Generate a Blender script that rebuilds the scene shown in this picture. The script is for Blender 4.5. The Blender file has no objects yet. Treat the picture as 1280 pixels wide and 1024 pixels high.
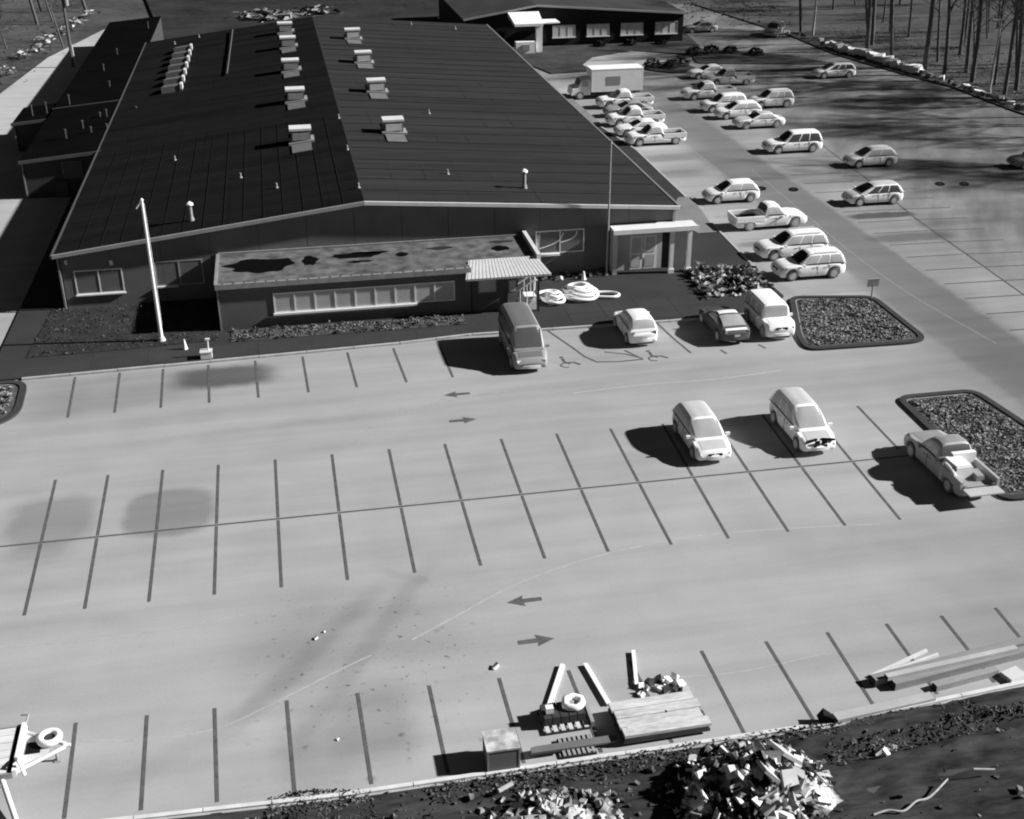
import bpy, bmesh, math, random
from mathutils import Vector, Matrix, noise
random.seed(7)
S = bpy.context.scene
COL = S.collection
R = math.radians

# ------------------------------------------------------------------ camera
pitch, yaw, roll = 0.4636, -0.188, -0.0029
cam_data = bpy.data.cameras.new('camera')
cam_data.sensor_fit = 'HORIZONTAL'; cam_data.sensor_width = 36.0
cam_data.lens = 36.0 * 1517 / 1280
cam_data.clip_start = 0.5; cam_data.clip_end = 3000
cam = bpy.data.objects.new('camera', cam_data); COL.objects.link(cam)
rz = Matrix(((math.cos(yaw), math.sin(yaw), 0), (-math.sin(yaw), math.cos(yaw), 0), (0, 0, 1)))
ba = Matrix(((1, 0, 0), (0, 0, -1), (0, 1, 0)))
rx = Matrix(((1, 0, 0), (0, math.cos(pitch), -math.sin(pitch)), (0, math.sin(pitch), math.cos(pitch))))
rr = Matrix(((math.cos(roll), -math.sin(roll), 0), (math.sin(roll), math.cos(roll), 0), (0, 0, 1)))
RM = rr @ rx @ ba @ rz
rot = Matrix((RM[0], -RM[1], -RM[2])).transposed()
cam.matrix_world = Matrix.Translation((0, 0, 28)) @ rot.to_4x4()
S.camera = cam

# ------------------------------------------------------------------ sky, sun, exposure (a thermal picture has no colour: the sky is taken to grey)
SUN_EL, SUN_AZ = R(29.5), R(-7.0)          # the sun stands towards +X
w = bpy.data.worlds.new('World'); S.world = w; w.use_nodes = True
nt = w.node_tree
sky = nt.nodes.new('ShaderNodeTexSky'); sky.sky_type = 'NISHITA'; sky.sun_disc = False; sky.air_density = 0.17; sky.dust_density = 0.1
sky.sun_elevation = SUN_EL; sky.sun_rotation = math.pi / 2 - SUN_AZ
bw = nt.nodes.new('ShaderNodeRGBToBW')
nt.links.new(sky.outputs[0], bw.inputs[0]); nt.links.new(bw.outputs[0], nt.nodes['Background'].inputs[0])
nt.nodes['Background'].inputs[1].default_value = 0.05
sl = bpy.data.lights.new('sun', 'SUN'); sl.energy = 5.0; sl.angle = R(1.4); sl.color = (1, 1, 1)
so = bpy.data.objects.new('sun', sl); COL.objects.link(so)
sd = Vector((math.cos(SUN_EL) * math.cos(SUN_AZ), math.cos(SUN_EL) * math.sin(SUN_AZ), math.sin(SUN_EL)))
so.rotation_euler = sd.to_track_quat('Z', 'Y').to_euler(); so.location = (60, 40, 60)
S.view_settings.view_transform = 'Standard'; S.view_settings.look = 'None'
S.view_settings.exposure = 0.72; S.view_settings.gamma = 1.0; S.view_settings.use_curve_mapping = False
S.cycles.use_denoising = True; S.cycles.max_bounces = 6; S.cycles.filter_width = 2.0

# ------------------------------------------------------------------ materials
MATS = {}
def grey(v): return (v, v, v, 1)
def mat(name, v, rough=0.8, var=0.12, scale=1.2, fine=0.06, fscale=25, spec=0.06, bump=0.0, stretch=(1, 1, 1), coord='Object'):
    if name in MATS: return MATS[name]
    m = bpy.data.materials.new(name); m.use_nodes = True; MATS[name] = m
    n, l = m.node_tree.nodes, m.node_tree.links
    b = n['Principled BSDF']; b.inputs['Roughness'].default_value = rough; b.inputs['Specular IOR Level'].default_value = spec
    tc = n.new('ShaderNodeTexCoord'); mp = n.new('ShaderNodeMapping'); mp.inputs['Scale'].default_value = stretch
    l.new(tc.outputs[coord], mp.inputs[0])
    a = n.new('ShaderNodeTexNoise'); a.inputs['Scale'].default_value = scale; a.inputs['Detail'].default_value = 5
    f = n.new('ShaderNodeTexNoise'); f.inputs['Scale'].default_value = fscale; f.inputs['Detail'].default_value = 2
    l.new(mp.outputs[0], a.inputs[0]); l.new(mp.outputs[0], f.inputs[0])
    def mth(op, x, y):
        q = n.new('ShaderNodeMath'); q.operation = op
        for i, t in enumerate((x, y)):
            if isinstance(t, (int, float)): q.inputs[i].default_value = t
            else: l.new(t, q.inputs[i])
        return q.outputs[0]
    g = mth('ADD', mth('MULTIPLY', mth('SUBTRACT', a.outputs[0], .5), 2 * var * v * 1.6), v)
    g = mth('ADD', g, mth('MULTIPLY', mth('SUBTRACT', f.outputs[0], .5), 2 * fine * v * 1.6))
    g = mth('MAXIMUM', g, 0.003)
    l.new(g, b.inputs['Base Color'])
    if bump:
        bp = n.new('ShaderNodeBump'); bp.inputs['Strength'].default_value = bump; bp.inputs['Distance'].default_value = .05
        l.new(f.outputs[0], bp.inputs['Height']); l.new(bp.outputs[0], b.inputs['Normal'])
    return m
def clump_mat(name, lo, hi, scale=2.5, at=.5, soft=.12):
    """patchwork of light and dark leaves or stones"""
    m = mat(name, .1)
    n, l = m.node_tree.nodes, m.node_tree.links
    b = n['Principled BSDF']
    a = n.new('ShaderNodeTexNoise'); a.inputs['Scale'].default_value = scale; a.inputs['Detail'].default_value = 4
    tc = n.new('ShaderNodeTexCoord'); l.new(tc.outputs['Object'], a.inputs[0])
    r = n.new('ShaderNodeValToRGB'); r.color_ramp.elements[0].position = at - soft; r.color_ramp.elements[1].position = at + soft
    r.color_ramp.elements[0].color = grey(lo); r.color_ramp.elements[1].color = grey(hi)
    l.new(a.outputs[0], r.inputs[0]); l.new(r.outputs[0], b.inputs['Base Color'])
    return m

# the pavement: broad drifts along the driving lanes, cool marks left where vehicles stood, and side-lot shade put into the colour
COOL_SHADE = [  # cx, cy, half x, half y, softness, strength
    (-11.3, 48.2, 1.7, 2.0, .6, .27), (-6.3, 48.0, 1.85, 1.95, .4, .34), (-11.6, 45.7, 1.2, .7, .5, .2),
    (-4.2, 62.0, 2.4, 1.2, .6, .66), (-9.5, 61.2, 3.6, 1.9, .9, .16), (-12.8, 60.5, 1.6, 2.2, .9, .1),
    (44.1, 81.9, 2.5, .62, .16, .66), (43.8, 76.7, 2.7, .8, .4, .45), (38.7, 84, 2.35, 52, .35, .2), (48.6, 79.5, 2.3, .6, 1., .25),
    (60.5, 135.9, 4.8, .95, .3, .85), (33.4, 77.4, 2.3, .6, .2, .42), (33.0, 101.0, 2.4, .9, .9, .28), (32.6, 96.0, 2.0, 1.0, .9, .35),  # first entry: shadow of the lawn edge put into the asphalt colour
    (36.8, 93.5, .8, 6, 1.2, .1), (54.5, 94.0, 7.0, 1.1, 2.2, .45), (61, 88.5, 7.0, 2.2, 2.5, .55), (57, 109, 9, 1.6, 3., .3), (66, 118, 6, 1.5, 2., .3),  # broad soft entries: tree shade of the far lot put into the colour
    (49.5, 106, 3.0, .7, 1.2, .25), (1.4, 32.5, 1.1, 1.7, .8, .26), (-.6, 31.5, 1.0, 1.6, .8, .2), (0.5, 37.6, 3.0, 2.0, 1.6, .2), (-2.0, 36.0, 1.6, 1.6, 1.4, .1),
    (22.6, 39.5, 3, 1.2, 2., .1), (34, 37, 7, 4, 4., .22), (30, 33.5, 5, 1.5, 2.5, .18), (39, 54, 2, 7, 3., .25), (31, 55.0, 4, 1.2, 2., .1)]
WARM = [(-27.5, 150, 5, 32, 2., .35), (-20.5, 84, 2.2, 14, 1., .2), (33.6, 84, 2.45, 24, .4, .16), (43.4, 82, 2.2, 36, .5, .22), (44, 63, 2.0, 5.5, 1.4, .18), (43.6, 87.5, 1.6, 1.4, 1., .2), (33.5, 66.5, 2.5, .8, .8, .1), (34, 104, 3, 1.2, .8, .2), (44.5, 105.5, 2.4, 1.0, .8, .25), (44.6, 97, 2.2, 1.2, .8, .2), (33, 130, 2.5, 1.5, .8, .25), (44.5, 112, 2.2, 4, 1., .15), (40.5, 145, 5, 6, 2., .75)]
def pavement():
    m = bpy.data.materials.new('asphalt'); m.use_nodes = True
    n, l = m.node_tree.nodes, m.node_tree.links
    b = n['Principled BSDF']; b.inputs['Roughness'].default_value = .9; b.inputs['Specular IOR Level'].default_value = .1
    def mth(op, x, y=0.0, clamp=False):
        q = n.new('ShaderNodeMath'); q.operation = op; q.use_clamp = clamp
        for i, t in enumerate((x, y)):
            if isinstance(t, (int, float)): q.inputs[i].default_value = t
            else: l.new(t, q.inputs[i])
        return q.outputs[0]
    tc = n.new('ShaderNodeTexCoord'); P = tc.outputs['Object']
    def nz(scale, stretch=(1, 1, 1), detail=5, off=0):
        mp = n.new('ShaderNodeMapping'); mp.inputs['Scale'].default_value = stretch; mp.inputs['Location'].default_value = (off, off, 0)
        l.new(P, mp.inputs[0]); t = n.new('ShaderNodeTexNoise'); t.inputs['Scale'].default_value = scale; t.inputs['Detail'].default_value = detail
        l.new(mp.outputs[0], t.inputs[0]); return mth('SUBTRACT', t.outputs[0], .5)
    def nz_rot(scale, stretch, ang):
        r = n.new('ShaderNodeVectorRotate'); r.rotation_type = 'Z_AXIS'; r.inputs['Angle'].default_value = ang; l.new(P, r.inputs[0])
        mp = n.new('ShaderNodeMapping'); mp.inputs['Scale'].default_value = stretch; l.new(r.outputs[0], mp.inputs[0])
        t = n.new('ShaderNodeTexNoise'); t.inputs['Scale'].default_value = scale; t.inputs['Detail'].default_value = 6; l.new(mp.outputs[0], t.inputs[0]); return mth('SUBTRACT', t.outputs[0], .5)
    sp = n.new('ShaderNodeSeparateXYZ'); l.new(P, sp.inputs[0])
    wob = nz(.9, off=3); wob2 = nz(.8, off=9)
    X = mth('ADD', sp.outputs[0], mth('MULTIPLY', wob, .7)); Y = mth('ADD', sp.outputs[1], mth('MULTIPLY', wob2, .6))
    base = mth('ADD', .35, mth('MULTIPLY', nz(.05, off=1), .12))
    base = mth('ADD', base, mth('MULTIPLY', nz(1.0, (.07, .75, 1)), .17))        # drifts along the lanes
    base = mth('ADD', base, mth('MULTIPLY', nz(.35, off=5), .09))
    base = mth('ADD', base, mth('MULTIPLY', nz(9), .06)); base = mth('ADD', base, mth('MULTIPLY', nz(40), .05))
    # side lot and lane darkened: tree shade put into the asphalt colour
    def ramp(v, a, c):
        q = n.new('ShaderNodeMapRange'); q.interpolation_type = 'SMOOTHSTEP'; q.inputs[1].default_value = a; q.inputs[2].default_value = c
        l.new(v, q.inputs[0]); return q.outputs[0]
    side_dark = ramp(X, 27, 41); base = mth('MULTIPLY', base, mth('SUBTRACT', 1.0, mth('MULTIPLY', side_dark, .34)))
    tree_shade = mth('MULTIPLY', ramp(X, 46, 53), ramp(Y, 60, 100)); base = mth('MULTIPLY', base, mth('SUBTRACT', 1.0, mth('MULTIPLY', tree_shade, .24)))
    shade_streak = mth('MULTIPLY', nz_rot(1.0, (.42, .09, 1), .5), mth('MULTIPLY', ramp(X, 42, 50), 1.0)); base = mth('MULTIPLY', base, mth('ADD', 1.0, mth('MULTIPLY', shade_streak, 2.0)))  # streaks of tree shadow put into the asphalt colour
    near = mth('SUBTRACT', 1.0, ramp(Y, 34, 66)); base = mth('MULTIPLY', base, mth('ADD', .90, mth('MULTIPLY', near, .12)))
    blot = mth('MULTIPLY', ramp(nz(1.6, off=13), .12, .3), mth('MULTIPLY', mth('SUBTRACT', 1.0, ramp(Y, 36, 42)), mth('SUBTRACT', 1., ramp(mth('ABSOLUTE', mth('SUBTRACT', X, 1.5)), 2., 6.))))
    base = mth('MULTIPLY', base, mth('SUBTRACT', 1., mth('MULTIPLY', blot, .5)))
    for ax, ay, bx, by, hw_, k in ((-5, 31.0, 3.0, 41.5, .55, .15), (-2.5, 29.8, 5.5, 43.5, .5, .14), (-8, 30, 0, 36.5, .5, .07), (2.0, 42, 4.5, 40.2, .3, .08), (-14, 54.5, 14, 56.5, .35, .05), (6, 57, 26, 58, .5, .06)):
        dx, dy = bx - ax, by - ay; LL = math.hypot(dx, dy)
        al = mth('ADD', mth('MULTIPLY', mth('SUBTRACT', X, ax), dx / LL), mth('MULTIPLY', mth('SUBTRACT', Y, ay), dy / LL)); ac = mth('ABSOLUTE', mth('ADD', mth('MULTIPLY', mth('SUBTRACT', X, ax), -dy / LL), mth('MULTIPLY', mth('SUBTRACT', Y, ay), dx / LL)))
        mk = mth('MULTIPLY', mth('SUBTRACT', 1., ramp(ac, hw_ * .2, hw_ * 1.3)), mth('MULTIPLY', ramp(al, 0, LL * .3), mth('SUBTRACT', 1., ramp(al, LL * .75, LL))))
        base = mth('MULTIPLY', base, mth('SUBTRACT', 1., mth('MULTIPLY', mk, k)))
    spk = mth('MULTIPLY', ramp(nz(3.2, off=33, detail=3), .13, .22), mth('MULTIPLY', mth('SUBTRACT', 1., ramp(mth('ABSOLUTE', mth('SUBTRACT', Y, 36)), 2., 5.5)), mth('SUBTRACT', 1., ramp(mth('ABSOLUTE', mth('SUBTRACT', X, 1.5)), 2., 5.5))))
    base = mth('MULTIPLY', base, mth('SUBTRACT', 1., mth('MULTIPLY', spk, .55)))
    drip = ramp(nz(1.1, off=51, detail=6), .2, .3); base = mth('MULTIPLY', base, mth('SUBTRACT', 1., mth('MULTIPLY', drip, .16)))
    for sign, lst in ((-1, COOL_SHADE), (1, WARM)):
        for cx, cy, hx, hy, s, k in lst:
            d = mth('POWER', mth('ADD', mth('POWER', mth('MULTIPLY', mth('ABSOLUTE', mth('SUBTRACT', X, cx)), 1 / hx), 3.), mth('POWER', mth('MULTIPLY', mth('ABSOLUTE', mth('SUBTRACT', Y, cy)), 1 / hy), 3.)), .3333); d = mth('MULTIPLY', mth('SUBTRACT', d, 1.), min(hx, hy))
            q = n.new('ShaderNodeMapRange'); q.interpolation_type = 'SMOOTHSTEP'
            q.inputs[1].default_value = s; q.inputs[2].default_value = -s * .6; q.inputs[3].default_value = 0; q.inputs[4].default_value = k
            l.new(d, q.inputs[0])
            base = mth('MULTIPLY', base, mth('ADD', 1.0, mth('MULTIPLY', q.outputs[0], float(sign))))
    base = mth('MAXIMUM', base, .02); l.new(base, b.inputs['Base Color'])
    return m
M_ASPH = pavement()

# ------------------------------------------------------------------ mesh builder
class MB:
    def __init__(s): s.v = []; s.f = []
    def add(s, vs, fs):
        o = len(s.v); s.v += [tuple(p) for p in vs]; s.f += [tuple(i + o for i in f) for f in fs]; return s
    def box(s, c, size, rz=0.0, M=None, taper=1.0):
        x, y, z = (q / 2 for q in size)
        vs = [Vector((a * x * (taper if e > 0 else 1), b * y * (taper if e > 0 else 1), e * z)) for e in (-1, 1) for a, b in ((-1, -1), (1, -1), (1, 1), (-1, 1))]
        m = (M if M is not None else Matrix.Rotation(rz, 3, 'Z'))
        return s.add([m @ p + Vector(c) for p in vs], [(3, 2, 1, 0), (4, 5, 6, 7), (0, 1, 5, 4), (1, 2, 6, 5), (2, 3, 7, 6), (3, 0, 4, 7)])
    def b2(s, x0, x1, y0, y1, z0, z1): return s.box(((x0 + x1) / 2, (y0 + y1) / 2, (z0 + z1) / 2), (x1 - x0, y1 - y0, z1 - z0))
    def prism(s, poly, z0, z1):
        k = len(poly)
        if sum(poly[i][0] * poly[(i + 1) % k][1] - poly[(i + 1) % k][0] * poly[i][1] for i in range(k)) < 0: poly = poly[::-1]
        vs = [(p[0], p[1], z0) for p in poly] + [(p[0], p[1], z1) for p in poly]
        return s.add(vs, [tuple(range(k - 1, -1, -1)), tuple(range(k, 2 * k))] + [(i, (i + 1) % k, k + (i + 1) % k, k + i) for i in range(k)])
    def sheet(s, poly, z):
        k = len(poly)
        if sum(poly[i][0] * poly[(i + 1) % k][1] - poly[(i + 1) % k][0] * poly[i][1] for i in range(k)) < 0: poly = poly[::-1]
        return s.add([(p[0], p[1], z) for p in poly], [tuple(range(k))])
    def hexa(s, p):   # 8 points: bottom 4 ccw, top 4 ccw
        return s.add(p, [(3, 2, 1, 0), (4, 5, 6, 7), (0, 1, 5, 4), (1, 2, 6, 5), (2, 3, 7, 6), (3, 0, 4, 7)])
    def tube(s, pts, rad, n=8, cap=True, closed=False):
        pts = [Vector(p) for p in pts]; K = len(pts)
        rads = rad if isinstance(rad, (list, tuple)) else [rad] * K
        vs = []; up0 = None
        for i, p in enumerate(pts):
            a = pts[(i - 1) % K] if (closed or i > 0) else p; c = pts[(i + 1) % K] if (closed or i < K - 1) else p
            t = (c - a).normalized() if (c - a).length > 1e-9 else Vector((0, 0, 1))
            if up0 is None: up0 = Vector((0, 0, 1)) if abs(t.z) < .9 else Vector((1, 0, 0))
            u = t.cross(up0)
            u = u.normalized() if u.length > 1e-6 else t.orthogonal().normalized()
            v = u.cross(t); up0 = v
            vs += [p + (u * math.cos(2 * math.pi * j / n) + v * math.sin(2 * math.pi * j / n)) * rads[i] for j in range(n)]
        fs = [(i * n + j, i * n + (j + 1) % n, ((i + 1) % K) * n + (j + 1) % n, ((i + 1) % K) * n + j) for i in range(K if closed else K - 1) for j in range(n)]
        if cap and not closed: fs += [tuple(range(n - 1, -1, -1)), tuple(range((K - 1) * n, K * n))]
        return s.add(vs, fs)
    def loft(s, rings, cap=True):
        n = len(rings[0]); K = len(rings)
        fs = [(i * n + j, i * n + (j + 1) % n, (i + 1) * n + (j + 1) % n, (i + 1) * n + j) for i in range(K - 1) for j in range(n)]
        if cap: fs += [tuple(range(n - 1, -1, -1)), tuple(range((K - 1) * n, K * n))]
        return s.add([p for r in rings for p in r], fs)
    def chunk(s, c, size, rnd, flat=1.0):
        M = Matrix.Rotation(rnd.uniform(0, 6.28), 3, 'Z') @ Matrix.Rotation(rnd.uniform(-.6, .6) * flat, 3, 'X') @ Matrix.Rotation(rnd.uniform(-.6, .6) * flat, 3, 'Y')
        vs = []
        for e in (-1, 1):
            for a, b in ((-1, -1), (1, -1), (1, 1), (-1, 1)):
                vs.append(M @ Vector((a * size[0] / 2 * rnd.uniform(.5, 1.1), b * size[1] / 2 * rnd.uniform(.5, 1.1), e * size[2] / 2 * rnd.uniform(.5, 1.1))) + Vector(c))
        return s.add(vs, [(3, 2, 1, 0), (4, 5, 6, 7), (0, 1, 5, 4), (1, 2, 6, 5), (2, 3, 7, 6), (3, 0, 4, 7)])
    def mesh(s, name, m, smooth=None, fix=True):
        me = bpy.data.meshes.new(name); me.from_pydata(s.v, [], s.f); me.materials.append(m)
        if fix:
            bm = bmesh.new(); bm.from_mesh(me); bmesh.ops.recalc_face_normals(bm, faces=bm.faces); bm.to_mesh(me); bm.free()
        if smooth:
            me.polygons.foreach_set('use_smooth', [True] * len(me.polygons)); me.set_sharp_from_angle(angle=R(smooth))
        me.update(); return me
    def obj(s, name, m, parent=None, smooth=None, loc=None, fix=True):
        return put(name, s.mesh(name, m, smooth, fix), parent, loc)
def put(name, me, parent=None, loc=None, rz=0.0):
    o = bpy.data.objects.new(name, me); COL.objects.link(o)
    if parent is not None: o.parent = parent
    if loc is not None: o.location = loc
    if rz: o.rotation_euler = (0, 0, rz)
    return o
def tag(o, label, cat, group=None):
    o['label'] = label; o['category'] = cat
    if group: o['group'] = group
    return o
def thing(name, label, cat, loc=(0, 0, 0), rz=0.0, group=None):
    o = bpy.data.objects.new(name, None); COL.objects.link(o); o.location = loc; o.rotation_euler = (0, 0, rz); o.empty_display_size = .3
    return tag(o, label, cat, group)
def struct(o): o['kind'] = 'structure'; return o
def stuff(o): o['kind'] = 'stuff'; return o
def offset_poly(poly, d):
    """inward offset of a ccw polygon"""
    k = len(poly); out = []
    for i in range(k):
        p, q, r = Vector(poly[i - 1]), Vector(poly[i]), Vector(poly[(i + 1) % k])
        e1 = (q - p).normalized(); e2 = (r - q).normalized()
        n1 = Vector((-e1.y, e1.x)); n2 = Vector((-e2.y, e2.x)); b = (n1 + n2); b = b / max(.3, b.length_squared) * 2
        out.append(tuple(q + b * d))
    return out
def rounded(poly, r, seg=5):
    k = len(poly); out = []
    for i in range(k):
        p, q, t = Vector(poly[i - 1]), Vector(poly[i]), Vector(poly[(i + 1) % k])
        a = q + (p - q).normalized() * min(r, (p - q).length * .45); c = q + (t - q).normalized() * min(r, (t - q).length * .45)
        for j in range(seg + 1):
            u = j / seg; out.append(tuple(a * (1 - u) ** 2 + q * 2 * u * (1 - u) + c * u * u))
    return out
def inside(p, poly):
    c = False
    for i in range(len(poly)):
        a, b = poly[i], poly[i - 1]
        if (a[1] > p[1]) != (b[1] > p[1]) and p[0] < (b[0] - a[0]) * (p[1] - a[1]) / (b[1] - a[1]) + a[0]: c = not c
    return c

# ------------------------------------------------------------------ shared materials
m_line = mat('cold_paint', .105, .8, .3, 2.5, .3, 14)
m_walk = mat('dark_concrete_walk', .043, .85, .2, .35, .08, 6)
m_kerb = mat('pale_kerb', .40, .8, .2, 1.5, .1, 9)
m_kerbd = mat('dark_kerb', .05, .8, .15, 1.2, .1, 9)
m_wall = mat('cold_steel_wall', .12, .7, .18, .5, .05, 6)
m_roofL = mat('roof_sheet_shaded', .0125, .9, .4, .4, .2, 2.5, stretch=(.12, 1.3, 1), spec=.0)  # slope turned from the sun: its shade is put into the colour
m_roofR = mat('roof_sheet_lit', .033, .9, .34, .5, .2, 2.5, stretch=(.07, 1.6, 1), spec=.02)  # sunward slope: same roofing, painted lighter for the light on it
m_trim = mat('pale_trim', .62, .6, .15, 1, .05, 10)
m_white = mat('warm_white', .82, .5, .06, 2, .03, 20)
m_cream = mat('warm_pale', .6, .6, .12, 2, .05, 20)
m_mid = mat('mid_grey', .3, .7, .15, 2, .06, 20)
m_dark = mat('cold_dark', .045, .8, .2, 1.5, .08, 10)
m_black = mat('cold_black', .008, .6, .2, 2, .05, 10)
m_glass = mat('grey_glass', .42, .35, .15, .6, .03, 10, spec=.3)
m_frame = mat('window_frame_pale', .75, .5, .05, 2, .03, 20)
m_bark = mat('bark_grey', .11, .9, .25, 2, .15, 14)
m_wood = mat('grey_timber', .30, .85, .18, 1.4, .12, 14, stretch=(.25, 1, 1))
m_dirt = mat('cold_dirt', .046, .95, .6, .9, .5, 4, bump=.8, stretch=(.3, 1, 1), spec=0)
m_ground = mat('cold_ground', .072, .95, .55, .09, .3, .8, bump=.3)

# ------------------------------------------------------------------ the setting
g = MB(); N = 60
for j in range(N + 1):
    for i in range(N + 1):
        x = -500 + 1000 * i / N; y = -150 + 1150 * j / N
        d = max(0, y - 215, -x - 42, x - 84)
        h = -.25 + min(d * .05, 9) * (0.6 + 0.8 * noise.noise((x * .02, y * .02, 0))) if d > 0 else -.25
        g.v.append((x, y, h))
for j in range(N):
    for i in range(N): g.f.append((j * (N + 1) + i, j * (N + 1) + i + 1, (j + 1) * (N + 1) + i + 1, (j + 1) * (N + 1) + i))
struct(g.obj('ground', m_ground, smooth=60, fix=False))

LOT = [(-48, 29.6), (-8.4, 29.75), (0, 29.42), (16.4, 29.6), (20.5, 29.85), (24.3, 30.3), (34, 31.2), (82, 35), (74, 100), (72.6, 112), (72.4, 123), (70.9, 129), (69.2, 137), (68, 144), (67.8, 158), (64, 188), (55, 188),
       (52, 170), (28, 150), (-14, 150), (-16, 186), (-22.9, 182), (-27.5, 161.5), (-29.5, 140.5), (-31, 125), (-48, 110)]
lot = struct(MB().prism(LOT, -.3, 0).obj('parking_lot', M_ASPH))

# marks on the pavement, each a sheet of its own
def strip(pts, wd, z, name, m, parent=lot):
    v = []; K = len(pts); P = [Vector((p[0], p[1])) for p in pts]
    for i, p in enumerate(P):
        t = (P[min(i + 1, K - 1)] - P[max(i - 1, 0)]).normalized(); nn = Vector((-t.y, t.x)) * wd / 2
        v += [(p.x + nn.x, p.y + nn.y, z), (p.x - nn.x, p.y - nn.y, z)]
    b = MB(); b.add(v, [(2 * i + 1, 2 * i + 3, 2 * i + 2, 2 * i) for i in range(K - 1)])
    return b.obj(name, m, parent, fix=False)
for x0, x1 in ((-14.15, -13.9), (-11.64, -11.34), (-9.3, -9.1), (-6.82, -6.68), (-4.27, -4.17), (-1.62, -1.55), (1.07, 1.08), (3.81, 3.8), (6.54, 6.52), (9.33, 9.21), (12.13, 11.92), (14.89, 14.67), (17.6, 17.2), (20.3, 19.9), (22.9, 22.5), (25.5, 25.06)):
    strip([(x0, 51.95), ((x0 + x1) / 2, 46.6)], .13, .008, 'parking_line', m_line); strip([((x0 + x1) / 2, 46.38), (x1, 41.2)], .13, .008, 'parking_line', m_line)
strip([(28.1, 51.95), (28.0, 47.2)], .13, .008, 'parking_line', m_line)
strip([(-16.4, 46.49), (29.2, 46.49)], .12, .008, 'parking_line', m_line)
for x0, x1 in ((-11, -10.75), (-8.6, -8.4), (-6.25, -6.1), (-3.98, -3.78), (-1.52, -1.38), (.94, 1.04), (3.46, 3.5), (5.97, 6.0), (8.5, 8.6), (10.84, 11.03), (13.58, 13.55), (16.12, 16.1), (18.59, 18.44), (21.02, 20.9), (23.32, 23.2), (25.64, 25.42)):
    yk = 29.42 + max(0, -x1) * .04 + max(0, x1 - 14) * .085
    strip([(x0, 33.95 + abs(x0 - 8) * .03), (x1, yk + .2)], .13, .008, 'parking_line', m_line)
for x0, x1 in ((-12.2, -11.95), (-9.85, -9.65), (-7.54, -7.35), (-5.1, -4.9), (-2.53, -2.37), (.1, .25), (2.63, 2.82), (5.26, 5.5), (7.9, 8.05)):
    strip([(x0, 63.9 + x0 * .03), (x1, 59.1 + x0 * .05)], .13, .008, 'parking_line', m_line)
strip([(14.5, 64.9), (15.35, 62.2), (15.75, 60.8), (16.2, 60.0)], .13, .008, 'parking_line', m_line)
strip([(16.2, 59.95), (17.4, 59.75), (18.9, 59.8)], .14, .008, 'parking_line', m_line)
strip([(18.9, 59.9), (18.1, 60.7), (17.0, 61.2)], .12, .008, 'parking_line', m_line)
strip([(18.2, 61.2), (18.75, 60.05)], .12, .012, 'parking_line', m_line)
strip([(21.2, 64.8), (21.45, 62.4), (21.8, 60.1)], .13, .008, 'parking_line', m_line)
strip([(23.6, 60.2), (23.75, 59.6)], .13, .008, 'parking_line', m_line); strip([(26.0, 60.5), (26.2, 59.9)], .13, .008, 'parking_line', m_line)
strip([(48.4, 103), (47.4, 91), (46.2, 80), (45.8, 72), (45.4, 65), (45.2, 54)], .14, .008, 'parking_line', m_line)
for k in range(17):
    y = 57.0 + 2.62 * k; xl = 41.3 + .03 * k; xc = 45.25 + .028 * (y - 57)
    strip([(xl, y), (xc - .1, y - .15)], .13, .008, 'parking_line', m_line)
    strip([(xc + .1, y - .15), (xc + 4.2, y - .5)], .13, .008, 'parking_line', m_line)
for k in range(15):
    y = 67.5 + 2.75 * k
    strip([(31.6, y), (36.1, y - .1)], .09, .008, 'parking_line', mat('worn_paint', .25, .8, .2, 3))
def arrow(x, y, s):
    p = [(-.70, .13), (.05, .15), (.0, .40), (.70, 0), (0, -.40), (.05, -.15), (-.70, -.13)]
    MB().sheet([(x + s * a, y + b * .9) for a, b in p], .008).obj('direction_arrow', m_line, lot)
arrow(7.94, 57.35, -1); arrow(7.81, 54.3, 1); arrow(7.78, 38.45, -1); arrow(7.73, 35.88, 1)
def wheelchair(x, y):
    b = MB()
    for a0, a1 in ((20, 300),):
        k = 14; pts = [(x + .33 * math.cos(R(a0 + (a1 - a0) * i / k)), y + .33 * math.sin(R(a0 + (a1 - a0) * i / k))) for i in range(k + 1)]
        for i in range(k):
            p, q = Vector(pts[i]), Vector(pts[i + 1]); c = Vector((x, y)); p2 = c + (p - c) * .7; q2 = c + (q - c) * .7
            b.add([(p.x, p.y, .008), (q.x, q.y, .008), (q2.x, q2.y, .008), (p2.x, p2.y, .008)], [(0, 1, 2, 3)])
    b.sheet([(x - .06, y + .35), (x + .08, y + .35), (x + .1, y + .9), (x - .06, y + .9)], .011)
    b.sheet([(x + .02, y + .28), (x + .5, y + .2), (x + .55, y + .32), (x + .05, y + .42)], .014)
    b.sheet([(x + .45, y + .28), (x + .75, y - .12), (x + .88, y - .05), (x + .55, y + .33)], .017)
    b.sheet([(x - .02 + .13 * math.cos(i * .785), y + 1.08 + .13 * math.sin(i * .785)) for i in range(8)], .008)
    b.obj('wheelchair_symbol', m_line, lot)
wheelchair(14.45, 59.85); wheelchair(19.5, 59.75)
m_tyre = mat('warm_tyre_mark', .40, .9, .2, 2, .1, 8)
def smooth_path(pts, n=8):
    out = []; P = [Vector(p) for p in pts]
    for i in range(len(P) - 1):
        a, b, c, d = P[max(i - 1, 0)], P[i], P[i + 1], P[min(i + 2, len(P) - 1)]
        for k in range(n):
            t = k / n; out.append(tuple(.5 * ((2 * b) + (c - a) * t + (2 * a - 5 * b + 4 * c - d) * t * t + (3 * b - a - 3 * c + d) * t ** 3)))
    return out + [tuple(P[-1])]
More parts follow.
